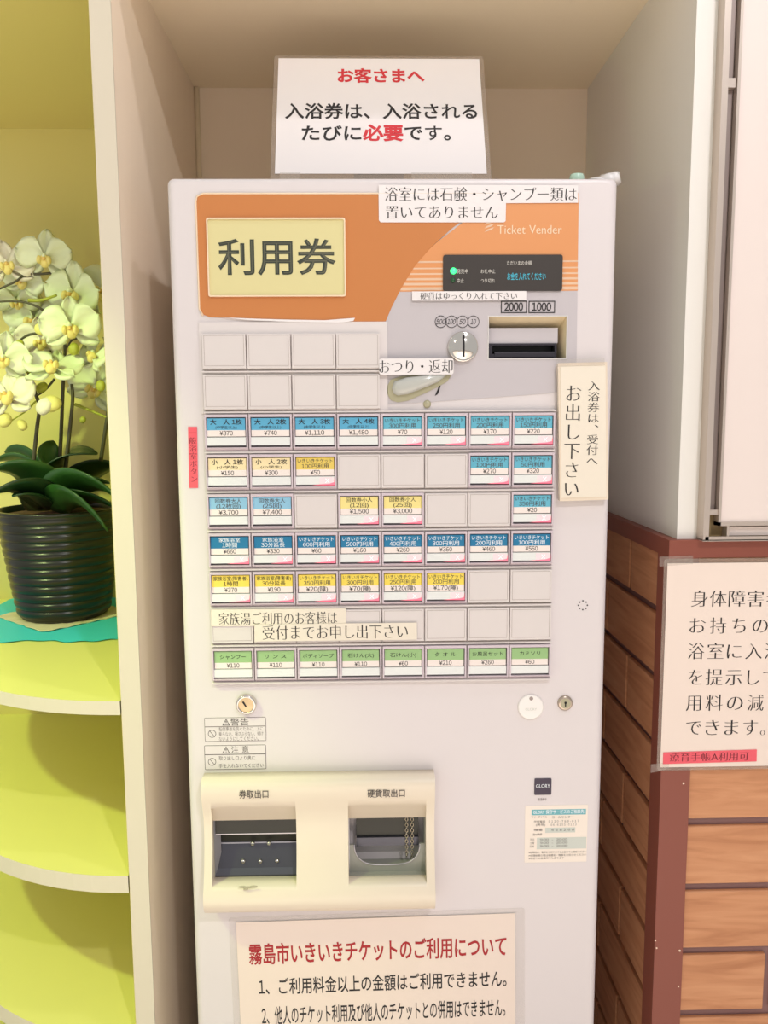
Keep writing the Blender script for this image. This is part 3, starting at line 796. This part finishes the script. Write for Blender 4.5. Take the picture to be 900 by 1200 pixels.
# coin cup: dark back plate, clear grey cup with rounded rim, chain
b = MB(); x0, x1, zt, zb = CX0 + .0003, CX1 - .0003, CZ1, CZ0
b.box(x0 - .002, x1 + .002, 0.040, 0.044, zb - .004, zt + .004, 'tray_dark')
b.box(x0 + .010, x1 - .008, 0.016, 0.019, zt - .049, zt + .004, 'metal_dark'); b.box(x0 + .010, x1 - .008, 0.012, 0.016, zt - .050, zt - .038, 'metal_mid')
b.box(x0, x0 + .0008, -0.005, 0.040, zb, zt, 'metal_light'); b.box(x1 - .0008, x1, -0.005, 0.040, zb, zt, 'tray_grey'); b.box(x0, x1, -0.010, 0.040, zb - .004, zb + .002, 'tray_grey')
ct = b.build('coin_cup', hd)
b = MB(); m = 0.5 * (x0 + x1)
arc = [(m + 0.0415 * cos(pi + pi * i / 20), zt - .030 + 0.0330 * sin(pi + pi * i / 20)) for i in range(21)]
arc = [(m + 0.0450 * (1 if cos(pi + pi * i / 20) > 0 else -1) * abs(cos(pi + pi * i / 20)) ** 0.6, zt - .040 - 0.0300 * abs(sin(pi * i / 20)) ** 0.9) for i in range(21)]
b.plate([(x0 + .0006, zb + .0005), (x1 - .0006, zb + .0005), (x1 - .0006, zt - .040)] + arc[::-1] + [(x0 + .0006, zt - .040)], [], -0.002, 0.001, 'tray_grey')
b.tube([(a[0], -0.0024, a[1]) for a in arc], 0.0009, 'metal_light', 6); b.build('cup_rim', ct)
for cx in (476.5, 483):
    p = at(cx, 965, 0.009); b = MB(); zz = p.z + .006; k = 0
    end = at(cx, 1003 if cx < 480 else 1005.5, 0.009).z
    while zz > end:
        c = Vector((p.x, 0.009, zz)); pts = []
        for i in range(10):
            a = 2 * pi * i / 10
            pts.append(c + (Vector((0.0019 * cos(a), 0, 0.0027 * sin(a))) if k % 2 == 0 else Vector((0.0006 * cos(a), 0.0019 * cos(a), 0.0027 * sin(a)))))
        b.tube(pts, 0.00055, 'chain_steel', 5, True); zz -= 0.0040; k += 1
    b.build('chain', ct)

# ------------------------------------------------------------------ papers taped to the machine
def label_plate(name, poly, Y, m, lab, cat='label', group=None):
    b = MB(); b.plate(px_poly(poly, Y), [], Y, Y + .0004, m); return b
def finish(b, name, lab, cat, org, group=None):
    return tag(b.build(name, org=None), lab, cat, group)
Y = -0.0024
b = MB(); b.plate(px_poly([(443.5, 216.5), (677.5, 217), (677.5, 237.5), (593, 238), (592.5, 259), (590.5, 260.5), (446, 260.5), (444, 258)], Y), [], Y, Y + .0008, 'paper')
px_text(b, '浴室には石鹸・シャンプー類は', 451, 676, 227.8, 18.2, 'ink', Y - .0002, MINCHO); px_text(b, '置いてありません', 452, 583.5, 249, 17.5, 'ink', Y - .0002, MINCHO)
finish(b, 'paper_label', 'stepped white two-line paper label over the top edge of the orange panel', 'label', None)
Y = -0.0040
b = MB(); b.plate(px_poly([(483, 341.5), (616.8, 341), (616.8, 351.8), (483, 352.3)], Y), [], Y, Y + .0008, 'paper'); px_text(b, '硬貨はゆっくり入れて下さい', 492.5, 606, 347, 9.4, 'ink', Y - .0002, MINCHO)
finish(b, 'paper_label', 'thin white one-line paper strip just under the dark message display', 'label', None)
Y = -0.0088
b = MB(); x0, x1, z0, z1 = px_rect(444.5, 420, 531.5, 439, Y); b.plate(rrect(x0, x1, z0, z1, 0.003, 4), [], Y, Y + .0008, 'paper'); px_text(b, 'おつり・返却', 444.5, 530.5, 429.8, 18, 'ink', Y - .0002, MINCHO)
finish(b, 'paper_label', 'white rounded label above the grey coin return lever', 'label', None)
Y = -0.0010
b = MB(); b.plate(px_poly([(220.3, 500.2), (230.8, 500.2), (232, 571.8), (221.8, 571.8)], Y), [], Y, Y + .0006, 'red_tape')
a = at(226.3, 503, Y); c = at(226.8, 566, Y); b.vtext('一般浴室ボタン', 0.5 * (a.x + c.x), a.z, c.z, .0098, 'red_tape_ink', Y - .0002, MINCHO)
finish(b, 'tape_label', 'red vertical tape label at the left of the button rows', 'label', None)
# yellowed card in a clear sleeve
Y = -0.0105
sc = empty('hanging_card', (at(682, 585, 0).x, 0, at(682, 585, 0).z), 'yellowed upright card in clear sleeve right of the top blue buttons', 'card')
b = MB(); b.plate(px_poly([(654, 425.5), (711.5, 424), (713, 585.5), (656, 587.5)], Y), [], Y, -0.0024, 'sleeve'); b.build('sleeve', sc, bevel=0.0012)
b = MB(); b.plate(px_poly([(656.5, 429.5), (709.5, 428.5), (710.5, 582), (658, 583.5)], Y - .0003), [], Y - .0006, Y - .0001, 'paper_cream')
a = at(695, 446, Y); c = at(694.5, 546.5, Y)
b.vtext('入浴券は、受付へ', 0.5 * (a.x + c.x), a.z, c.z, .0160, 'ink', Y - .0008, (0.006, -0.015))
a = at(670, 450, Y); c = at(671, 584, Y)
b.vtext('お出し下さい', 0.5 * (a.x + c.x), a.z, c.z, .0225, 'ink', Y - .0008, MINCHO)
b.build('card_sheet', sc)
b = MB(); b.plate(px_poly([(652, 421.5), (708, 419.5), (708.5, 428), (652.5, 430)], Y), [], Y - .0012, Y - .0008, 'clear_tape'); b.build('clear_tape', sc)
Y = -0.0090
b = MB(); b.plate(px_poly([(247.5, 714.5), (405.5, 713), (405.5, 732.5), (247.5, 734)], Y), [], Y, Y + .0014, 'paper_cream'); px_text(b, '家族湯ご利用のお客様は', 256.5, 395, 725, 16.4, 'ink', Y - .0002, MINCHO)
finish(b, 'paper_label', 'cream paper strip over the blank buttons, the upper left of two', 'label', None)
Y = -0.0102
b = MB(); b.plate(px_poly([(298, 732), (488.5, 729.8), (488.7, 749.5), (298.2, 751.8)], Y), [], Y, Y + .0012, 'paper_cream'); px_text(b, '受付までお申し出下さい', 307.5, 478, 741, 18.5, 'ink', Y - .0002, MINCHO)
finish(b, 'paper_label', 'cream paper strip over the blank buttons, the lower right of two', 'label', None)
Y = -0.0030
b = MB(); b.plate(px_poly([(264, 372), (300, 373.5), (340, 374.5), (380, 375.2), (416, 372.5), (414, 376), (400, 378), (340, 377.2), (290, 375)], Y), [], Y, Y + .001, 'paper')
finish(b, 'paper_scrap', 'torn sliver of white paper along the bottom of the orange panel', 'paper scrap', None)

# bottom notice, laminated, taped slightly askew
cb = at(445, 1072, -0.001)
nt_ = empty('laminated_notice', (cb.x, 0, cb.z - 0.30), 'laminated cream notice with red heading taped below the outlet hood', 'notice'); nt_.rotation_euler.y = -radians(0.85)
b = MB(); Y = -0.0012
x0, x1 = at(272, 1085, Y).x, at(618.5, 1080, Y).x; zt = cb.z + .003
b.plate(rrect(x0, x1, zt - .310, zt, 0.004, 4), [], Y, -0.0003, 'laminate'); b.build('laminate_sheet', nt_)
b = MB(); x0, x1 = at(280.3, 1085, Y).x, at(607.5, 1080, Y).x
b.plate(rect(x0, x1, zt - .303, zt - .0072), [], Y - .0003, Y, 'paper_pink')
px_text(b, '霧島市いきいきチケットのご利用について', 294.5, 596.5, 1114, 26, 'red_ink_dark', Y - .0005, (0.022, 0.018))
px_text(b, '1、ご利用料金以上の金額はご利用できません。', 305.5, 596, 1152, 20.5, 'ink', Y - .0005, SEMI)
px_text(b, '2、他人のチケット利用及び他人のチケットとの併用はできません。', 308.5, 594, 1186, 22.5, 'ink', Y - .0005, SEMI)
b.build('notice_sheet', nt_)

# laminated sign leaning back on the machine top
LEAN = radians(25)
sg = empty('counter_sign', (0.0225, 0.060, MT), 'laminated white sign with red heading standing on top of the vending machine', 'sign'); sg.rotation_euler.x = -LEAN
ORG[sg] = Vector((0, 0, 0)); OX = 0.0225
nrm = Vector((0, -cos(LEAN), sin(LEAN))); SP = Vector((0, .060, MT))
def suv(px, py):
    d = ray(px, py); q = CAM + d * ((SP - CAM).dot(nrm) / d.dot(nrm)); return q.x - OX, (q.z - MT) / cos(LEAN)
b = MB(); b.plate(rrect(-0.1455, 0.1475, 0.0005, 0.2277, 0.003, 4), [], 0.0, 0.0012, 'laminate_back'); b.build('laminate_sheet', sg)
b = MB(); pz0 = suv(445, 203.8)[1]; pz1 = suv(445, 69)[1]; xa = suv(324.5, 130)[0]; xb = suv(565.5, 130)[0]
b.plate(rect(xa, xb, pz0, pz1), [], -0.0004, 0.0, 'paper')
def st_(t, x0, x1, y, h, m, style):
    a, c = suv(x0, y), suv(x1, y); b.text(t, a[0], c[0], 0.5 * (a[1] + c[1]), suv(x0, y - h / 2)[1] - suv(x0, y + h / 2)[1], m, -0.0006, style)
st_('お客さまへ', 395.5, 497.5, 89.4, 17.5, 'red_ink', XB)
st_('入浴券は、入浴される', 334, 559, 131, 19.5, 'ink', BOLD); st_('たびに', 353.5, 423.5, 156.6, 19.5, 'ink', BOLD)
st_('必要', 425, 472.5, 156.4, 20, 'red_ink', (0.042, 0.036)); st_('です。', 474, 528, 156.4, 19.5, 'ink', BOLD)
b.build('sign_sheet', sg)
b = MB()
for x0, x1 in ((328, 336), (336, 352), (482, 540), (540, 553)):
    a = suv(x0, 205); c = suv(x1, 205); b.plate(rect(a[0], c[0], pz0 - .010, pz0 + .002), [], -0.0009, -0.0005, 'clear_tape')
b.build('clear_tape', sg)
b = MB(); b.add([(-0.03, .0014, 0.15), (0.03, .0014, 0.15), (0.04, .145, .0695), (-0.04, .145, .0695)], [(0, 1, 2, 3)], 'paper'); b.build('easel_strut', sg, solid=0.0015)
# crumpled clear plastic on the top right of the machine
b = MB()
for cx, rx, rz, m in ((703, .016, .006, 'wrap'), (712, .013, .011, 'wrap'), (717, .010, .013, 'wrap')):
    p = at(cx, 205, 0.04); M = Matrix.Rotation(0.35, 3, 'Y'); b.ellipsoid((p.x, 0.04, MT + rz * .4), rx, .02, rz, m, 12, M)
for v in b.v: v += Vector((random.uniform(-1, 1), random.uniform(-1, 1), random.uniform(-.6, .6))) * .0014; v.z = max(v.z, MT)
finish(b, 'plastic_wrapper', 'crumpled clear plastic lying on the right end of the machine top', 'plastic', None)
p = at(676, 205, 0.03); b = MB(); b.lathe([(0, 0), (.0095, 0), (.0095, .008), (.0085, .0115), (.004, .0125), (0, .0125)], (p.x, 0.03, MT), 'wrap_green', 20); finish(b, 'bottle_cap', 'small pale green round cap on machine top near plastic wrapper', 'cap', None)

# ------------------------------------------------------------------ right wall: notice board and laminated sign
nb = empty('notice_board', (0.46, 0.0, 1.18), 'cream notice board with aluminium sliding frame on the right wall', 'notice board')
fx = 0.4360; fb = at(850, 633.5, -0.021).z; PR = 0.021
b = MB()
b.box(fx, fx + .0028, -PR, 0, fb, 2.30, 'aluminium'); b.box(fx + .0028, fx + .0075, -PR, -PR + .003, fb, 2.30, 'aluminium')
b.box(fx + .0028, 1.20, -PR, -PR + .003, fb, fb + .0052, 'aluminium'); b.box(fx, 1.20, -PR, 0, fb - .001, fb + .0012, 'aluminium')
b.box(fx + .0028, 1.2, -0.004, 0, fb + .0012, 2.30, 'board_back'); b.box(1.195, 1.20, -PR, 0, fb, 2.3, 'aluminium'); b.box(fx, 1.20, -PR, 0, 2.297, 2.30, 'aluminium')
b.build('outer_frame', nb)
b = MB()
b.box(fx + .0075, fx + .0100, -0.016, -0.004, fb + .036, 2.29, 'aluminium'); b.box(fx + .0100, fx + .0190, -0.009, -0.004, fb + .034, 2.29, 'aluminium_dark')
b.build('inner_track', nb)
b = MB(); 
for z0, z1 in ((fb + .0335, fb + .0400),): b.box(fx + .0050, fx + .0200, -0.018, -0.004, z0, z1, 'aluminium')
z = at(862, 97, -.018).z; b.box(fx + .0050, fx + .0185, -0.017, -0.004, z - .005, z + .006, 'aluminium')
b.box(fx + .0320, fx + .0350, -0.0185, -0.004, fb + .003, fb + .0190, 'aluminium'); b.build('track_bracket', nb)
b = MB(); sx = fx + .0195; sz = fb + .0190
b.box(sx, sx + .0035, -0.0200, -0.006, sz, 2.28, 'aluminium'); b.box(sx, 1.19, -0.0200, -0.006, sz, sz + .0050, 'aluminium')
sp = b.build('sliding_frame', nb)
b = MB(); b.box(sx + .0035, 1.19, -0.0170, -0.010, sz + .0050, 2.28, 'board_cream'); b.build('board_panel', nb)
b = MB(); b.box(fx + .0355, 1.19, -0.0120, -0.004, fb + .0052, fb + .0165, 'board_cream'); b.build('lower_board', nb)
# sign taped on the wainscot
rs = empty('laminated_sign', (0.60, -0.01, 0.853), 'laminated black-lettered sign taped to the wooden wainscot at right', 'sign')
Y = -0.0112
x0, z1 = at(778.5, 656, Y).x, at(778.5, 655, Y).z; z0 = at(770, 903, Y).z
b = MB(); b.plate(rrect(x0, x0 + .426, z0, z1, 0.004, 4), [], Y, Y + .0008, 'laminate_back'); b.build('laminate_sheet', rs)
b = MB(); x0 += .0045; b.plate(rect(x0, x0 + .414, z0 + .0045, z1 - .0060), [], Y - .0003, Y, 'paper_pink')
def wl(chars, y, h):
    for ch, a, c in chars: px_text(b, ch, a, c, y, h, 'ink', Y - .0005, MINCHO)
wl((('身', 810, 829.5), ('体', 832, 851.5), ('障', 854, 873.5), ('害', 876, 895), ('者', 898, 917)), 702, 21.5)
wl((('お', 808, 827), ('持', 832, 851), ('ち', 858, 874), ('の', 882, 900)), 733.5, 21.5)
wl((('浴', 806, 825.5), ('室', 829, 848), ('に', 852, 869), ('入', 873.5, 893), ('浴', 896, 915)), 763.5, 21.5)
wl((('を', 807, 823), ('提', 827, 847), ('示', 850, 869.5), ('し', 876, 890), ('て', 894, 912)), 794, 21.5)
wl((('用', 804, 821.5), ('料', 827, 847), ('の', 852, 870.5), ('減', 876, 895)), 824, 21.5)
wl((('で', 804, 821.5), ('き', 826.5, 843), ('ま', 849, 865.5), ('す', 871, 888), ('。', 891, 897)), 853, 21.5)
b.build('sign_sheet', rs)
b = MB(); b.plate(px_poly([(773, 652.5), (812, 651), (812, 661), (773, 664)], Y - .001), [], Y - .001, Y - .0005, 'clear_tape'); b.build('clear_tape', rs)
b = MB(); b.plate(px_poly([(763, 896), (784, 893.5), (784, 901), (762.5, 906)], Y - .001), [], Y - .001, Y - .0005, 'clear_tape'); b.build('clear_tape', rs)
Y = Y - .0012
b = MB(); b.plate(px_poly([(777.5, 882), (887, 878.5), (886.7, 892.3), (777, 895.5)], Y), [], Y, Y + .0007, 'red_tape'); px_text(b, '療育手帳A利用可', 785, 877.5, 887, 11.4, 'red_tape_ink', Y - .0002, MINCHO)
finish(b, 'tape_label', 'red tape label along the bottom of the laminated sign on the wainscot', 'label', None)

# ------------------------------------------------------------------ corner shelf with orchid
B1, B2, B3 = 0.9616, 0.7132, 0.4680
XR = NX0 - 0.0276
sh = empty('corner_shelf', (-0.55, 0.4, 0.0), 'rounded lime yellow corner shelf built against the cream partition', 'shelf')
def outline(a, bb, n=28):
    pts = []
    for i in range(n + 1):
        t = pi / 2 * i / n; pts.append((XR - a * sin(t), SB - bb * cos(t)))
    return pts + [(XR, SB)]
for zt, th in ((B1, .019), (B2, .0245), (B3, .0245), (0.2235, .0245)):
    b = MB(); o = outline(0.468, SB - 0.001); n = len(o)
    tr = tessellate_polygon([[Vector((x, y, 0)) for x, y in o]])
    def fix(t, up):
        p, q, r = (Vector(o[k]) for k in t); s_ = (q - p).x * (r - p).y - (q - p).y * (r - p).x
        return tuple(t) if (s_ > 0) == up else tuple(t)[::-1]
    b.add([(x, y, zt) for x, y in o], [fix(t, True) for t in tr], 'lime_board')
    b.add([(x, y, zt - th) for x, y in o], [fix(t, False) for t in tr], 'lime_board')
    bd = b.build('shelf_board', sh)
    b = MB(); e = o[:-1]; o2 = outline(0.4685, SB - 0.0005)[:-1]
    k = len(o2); vs = [(x, y, zt) for x, y in o2] + [(x, y, zt - th) for x, y in o2] + [(x, y, zt) for x, y in e] + [(x, y, zt - th) for x, y in e]
    b.add(vs, [(i, i + 1, k + i + 1, k + i) for i in range(k - 1)] + [(2 * k + i, 2 * k + i + 1, i + 1, i) for i in range(k - 1)] + [(k + i, k + i + 1, 3 * k + i + 1, 3 * k + i) for i in range(k - 1)], 'cream_edge', False)
    b.build('edge_band', bd)
b = MB(); o = outline(0.468, SB - 0.001); tr = tessellate_polygon([[Vector((x, y, 0)) for x, y in o]])
b.add([(x, y, 1.8945) for x, y in o], [tuple(t) for t in tr], 'lime_wall'); b.add([(x, y, 1.92) for x, y in o], [tuple(t) for t in tr], 'lime_wall')
n = len(o); b.add([(x, y, 1.8945) for x, y in o] + [(x, y, 1.92) for x, y in o], [(i, (i + 1) % n, n + (i + 1) % n, n + i) for i in range(n)], 'cream_edge'); b.build('shelf_top', sh)

# turquoise cloth, doily
b = MB(); nx, ny = 40, 20; vs = []
for i in range(nx + 1):
    for j in range(ny + 1):
        x = -0.74 + (XR - .002 + .74) * i / nx; yb = 0.292 + .006 * sin(i * .45) + .004 * sin(i * 1.3)
        y = yb + (SB - .004 - yb) * j / ny
        el = SB - (SB - .001) * sqrt(max(0, 1 - ((XR - x) / .468) ** 2)) + .006
        y = max(y, el) if j else max(yb, el)
        vs.append((x, y, B1 + .0013 + .0010 * abs(sin(i * .8 + j * .35)) + (.0006 * sin(i * .31) if j else 0)))
b.add(vs, [(i * (ny + 1) + j, (i + 1) * (ny + 1) + j, (i + 1) * (ny + 1) + j + 1, i * (ny + 1) + j + 1) for i in range(nx) for j in range(ny)], 'cloth_turquoise', True)
finish(b, 'table_cloth', 'turquoise cloth spread on the lime shelf under the plant pot', 'cloth', None)
PC = Vector((-0.5735, 0.470, B1 + .0055))
b = MB(); n = 48; vs = [(PC.x, PC.y, PC.z - .0022)]
for i in range(n):
    a = 2 * pi * i / n; c = 0.090 / max(abs(cos(a - .85)), abs(sin(a - .85))); c = min(c, 0.120); c *= 1 + .012 * (i % 2)
    vs.append((PC.x + c * cos(a), PC.y + c * sin(a), PC.z - .0022 + .0008 * (i % 3)))
b.add(vs, [(0, 1 + i, 1 + (i + 1) % n) for i in range(n)], 'doily')
tag(b.build('paper_doily', solid=0.0012), 'beige paper doily under the dark plant pot on the turquoise cloth', 'doily')

# potted orchid
orc = empty('potted_orchid', PC, 'white moth orchid in a dark ribbed pot on the turquoise cloth', 'potted plant')
b = MB(); H = 0.203; prof = [(0, 0), (.074, 0), (.078, .003)]
nr = 12
for i in range(nr):
    z0 = .006 + (H - .012) * i / nr; z1 = .006 + (H - .012) * (i + 1) / nr
    def rad(z): return .0785 + .030 * (z / H) ** .85
    for t in (0, .12, .25, .5, .75, .88):
        z = z0 + (z1 - z0) * t; prof.append((rad(z) + .0032 * sin(pi * t) ** .6 - (.0014 if t == 0 else 0), z))
prof += [(.1115, H - .006), (.1130, H - .002), (.1110, H), (.1050, H), (.1030, H - .02)]
b.lathe(prof, PC, 'pot_glaze', 64); pot = b.build('pot', orc)
b = MB(); b.lathe([(.104, H - .012), (.06, H - .006), (0, H - .002)], PC, 'pot_soil', 32); b.build('soil', orc)
b = MB(); p = at(6, 668, .385); 
a0, a1 = at(1, 648, .40), at(15, 692, .40)
for i in range(6):
    pass
def leaf(p0, p1, p2, wid, m, fold=0.25, twist=0.0):
    p0, p1, p2 = Vector(p0), Vector(p1), Vector(p2); b = MB(); n = 14; vs = []
    for i in range(n + 1):
        t = i / n; q = 1 - t
        c = p0 * q * q + p1 * 2 * q * t + p2 * t * t; d = ((p1 - p0) * q + (p2 - p1) * t).normalized()
        side = d.cross(Vector((0, 0, 1)))
        if side.length < .2: side = Vector((1, 0, 0))
        side.normalize(); side = (side * cos(twist) + d.cross(side) * sin(twist)).normalized(); up = side.cross(d).normalized()
        ww = 1.3 * wid * (max(0.0, sin(pi * (0.16 + 0.84 * t) ** 0.85)) ** 0.62 if t < 1 else 0.0) * 0.5
        if i == n: ww = wid * .04
        for k in (-1, -.55, 0, .55, 1): vs.append(c + side * ww * k + up * abs(k) * ww * fold)
    b.add(vs, [(i * 5 + j, (i + 1) * 5 + j, (i + 1) * 5 + j + 1, i * 5 + j + 1) for i in range(n) for j in range(4)], m, True)
    return b.build('leaf', orc, solid=0.003)
cz = PC.z + H
def A(px, py, y): return at(px, py, y)
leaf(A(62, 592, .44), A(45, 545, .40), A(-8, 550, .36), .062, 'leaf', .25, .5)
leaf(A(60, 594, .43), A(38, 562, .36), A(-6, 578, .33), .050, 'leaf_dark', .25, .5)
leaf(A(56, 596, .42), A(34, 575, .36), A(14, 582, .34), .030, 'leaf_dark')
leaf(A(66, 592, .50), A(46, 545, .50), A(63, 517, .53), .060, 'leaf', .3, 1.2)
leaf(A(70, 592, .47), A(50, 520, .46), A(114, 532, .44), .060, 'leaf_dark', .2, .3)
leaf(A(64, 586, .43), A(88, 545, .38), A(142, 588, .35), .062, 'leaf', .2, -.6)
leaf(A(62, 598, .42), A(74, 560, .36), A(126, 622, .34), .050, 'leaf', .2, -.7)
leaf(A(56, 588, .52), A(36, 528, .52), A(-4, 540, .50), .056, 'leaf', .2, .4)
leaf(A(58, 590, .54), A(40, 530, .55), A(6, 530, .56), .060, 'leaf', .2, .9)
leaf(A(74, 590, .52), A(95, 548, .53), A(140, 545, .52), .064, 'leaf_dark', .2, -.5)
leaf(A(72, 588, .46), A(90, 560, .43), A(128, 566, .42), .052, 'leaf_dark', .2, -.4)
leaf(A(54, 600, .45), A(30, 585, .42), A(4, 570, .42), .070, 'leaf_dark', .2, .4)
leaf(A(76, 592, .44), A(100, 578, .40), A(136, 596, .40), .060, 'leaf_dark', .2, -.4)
def stem(pts, r=.0028, m='stem', name='stem'):
    q = [Vector(A(*p)) for p in pts]
    # Catmull-Rom through the points
    out = []
    for i in range(len(q) - 1):
        p0 = q[max(0, i - 1)]; p1 = q[i]; p2 = q[i + 1]; p3 = q[min(len(q) - 1, i + 2)]
        for j in range(6):
            t = j / 6; out.append(0.5 * ((2 * p1) + (p2 - p0) * t + (2 * p0 - 5 * p1 + 4 * p2 - p3) * t * t + (3 * p1 - p0 - 3 * p2 + p3) * t ** 3))
    out.append(q[-1]); b = MB(); b.tube(out, [r * (1 - .35 * i / len(out)) for i in range(len(out))], m, 8); return b.build(name, orc)
stem([(38, 555, .47), (43, 505, .47), (46, 478, .47), (42, 462, .46), (35, 440, .45), (22, 424, .45), (2, 415, .44)], .0040)
stem([(70, 540, .52), (72, 500, .52), (74, 450, .50), (76, 415, .47), (76, 395, .46)], .0040)
stem([(74, 575, .46), (80, 520, .46), (85, 470, .46), (84, 450, .46)], .0042)
stem([(118, 540, .50), (124, 500, .50), (128, 470, .50), (130, 430, .49), (122, 395, .49)], .0040)
stem([(55, 368, .47), (45, 360, .46), (28, 354, .46), (10, 353, .46), (-6, 354, .46)], .0026)
stem([(78, 318, .49), (50, 321, .48), (30, 322, .47), (18, 330, .46), (-4, 340, .46)], .0026)
stem([(56, 390, .46), (35, 392, .46), (22, 400, .46), (16, 408, .46)], .0026)
stem([(60, 412, .46), (40, 414, .46), (24, 419, .46)], .0026)
stem([(64, 444, .45), (54, 456, .45), (43, 464, .46)], .0024)
stem([(42, 470, .45), (30, 482, .44), (12, 494, .43)], .0018, 'stem_green')
stem([(92, 396, .46), (84, 399, .46), (78, 408, .46)], .0022)
stem([(88, 474, .51), (108, 482, .50), (132, 492, .50)], .0032, 'stem_green')
stem([(33, 352, .47), (48, 352, .47), (66, 346, .46)], .0034, 'stem_green')
def petal_pts(L, Wd, cup, nl=8, nw=6, tip=0.5):
    vs = []
    for i in range(nl + 1):
        t = i / nl
        ww = Wd * .5 * (sin(pi * min(1, t * .94 + .06)) ** tip) * (0.28 + .72 * min(1, t * 2.2))
        if i == nl: ww = Wd * .06
        for j in range(nw + 1):
            k = -1 + 2 * j / nw
            vs.append(Vector((k * ww, -cup * (k * k * .5 + (t - .5) ** 2 * 1.1) * L * .35 + 0.004 * sin(5 * k + 3 * t), t * L)))
    fs = [(i * (nw + 1) + j, (i + 1) * (nw + 1) + j, (i + 1) * (nw + 1) + j + 1, i * (nw + 1) + j + 1) for i in range(nl) for j in range(nw)]
    return vs, fs
def flower(px, py, y, size, yaw=0, pitch=0, roll=0, m='petal'):
    c = A(px, py, y); R_ = Matrix.Rotation(radians(yaw), 3, 'Z') @ Matrix.Rotation(radians(pitch), 3, 'X') @ Matrix.Rotation(radians(roll), 3, 'Y')
    b = MB(); s = size
    for ang, L, Wd, dy, tip in ((0, .52, .36, .006, .6), (122, .50, .34, .006, .6), (238, .50, .34, .006, .6), (72, .54, .62, 0, .45), (-72, .54, .62, 0, .45)):
        vs, fs = petal_pts(L * s, Wd * s, .35 + random.uniform(-.1, .15), tip=tip)
        Q = Matrix.Rotation(radians(ang + random.uniform(-6, 6)), 3, 'Y') @ Matrix.Rotation(radians(random.uniform(-6, 10)), 3, 'X')
        b.add([c + R_ @ (Q @ v + Vector((0, dy, 0))) for v in vs], fs, m, True)
    fl = b.build('flower', orc, solid=0.0008)
    b = MB()
    b.ellipsoid(c + R_ @ Vector((0, -.006 * s / .1, -.06 * s)), .10 * s, .10 * s, .13 * s, 'lip_yellow', 12, R_)
    for sx in (-1, 1): b.ellipsoid(c + R_ @ Vector((sx * .09 * s, -.012 * s / .1, -.03 * s)), .05 * s, .08 * s, .08 * s, 'lip_yellow', 10, R_)
    b.ellipsoid(c + R_ @ Vector((0, -.014 * s / .1, .0)), .04 * s, .06 * s, .045 * s, 'lip_red', 10, R_); b.ellipsoid(c + R_ @ Vector((0, -.012 * s / .1, .05 * s)), .035 * s, .06 * s, .05 * s, m, 10, R_)
    b.build('lip', fl)
flower(53, 302, .47, .094, 8, 15, 4)
flower(8, 312, .46, .092, 20, -10, -8, 'petal_warm')
flower(28, 330, .50, .080, -10, 10, 20)
flower(87, 345, .47, .112, -14, 6, 10)
flower(84, 384, .43, .104, 6, 8, -2, 'petal')
flower(62, 432, .43, .100, 4, -48, 4)
flower(4, 420, .42, .094, 14, 10, 12)
flower(10, 466, .42, .098, -6, -30, -8, 'petal_warm')
flower(112, 418, .46, .080, -35, -30, 20)
flower(122, 342, .53, .110, -10, 0, 30)
flower(48, 400, .52, .090, 10, 10, 0, 'petal_warm')
flower(20, 352, .55, .085, 10, 40, 0)
flower(112, 455, .56, .110, 0, 10, 30)
flower(40, 375, .57, .110, 0, 10, 12)
def bud(px, py, y, w_, h_, ang, m):
    b = MB(); M = Matrix.Rotation(radians(ang), 3, 'Y'); c = A(px, py, y); b.ellipsoid(c, w_, w_ * .9, h_, m, 14, M)
    b.ellipsoid(c + M @ Vector((w_ * .3, -w_ * .25, 0)), w_ * .75, w_ * .7, h_ * .93, m, 12, M); b.build('bud', orc)
bud(86.5, 409, .44, .0095, .0115, 10, 'bud_green'); bud(118, 452, .44, .0085, .0105, 5, 'bud_green'); bud(5, 492, .42, .013, .013, 80, 'bud_yellow')
bud(26, 498, .43, .0105, .008, 60, 'bud_yellow'); bud(33, 430, .45, .011, .013, -30, 'bud_green'); bud(49, 454, .45, .009, .012, 60, 'bud_green')
bud(48, 386, .45, .012, .011, 30, 'bud_yellow'); bud(22, 405, .46, .009, .012, 30, 'bud_green'); bud(97, 492, .50, .006, .007, 20, 'bud_green')
bud(60, 473, .42, .0150, .0185, 80, 'bud_yellow'); bud(52, 476, .413, .0135, .017, 40, 'petal_warm')
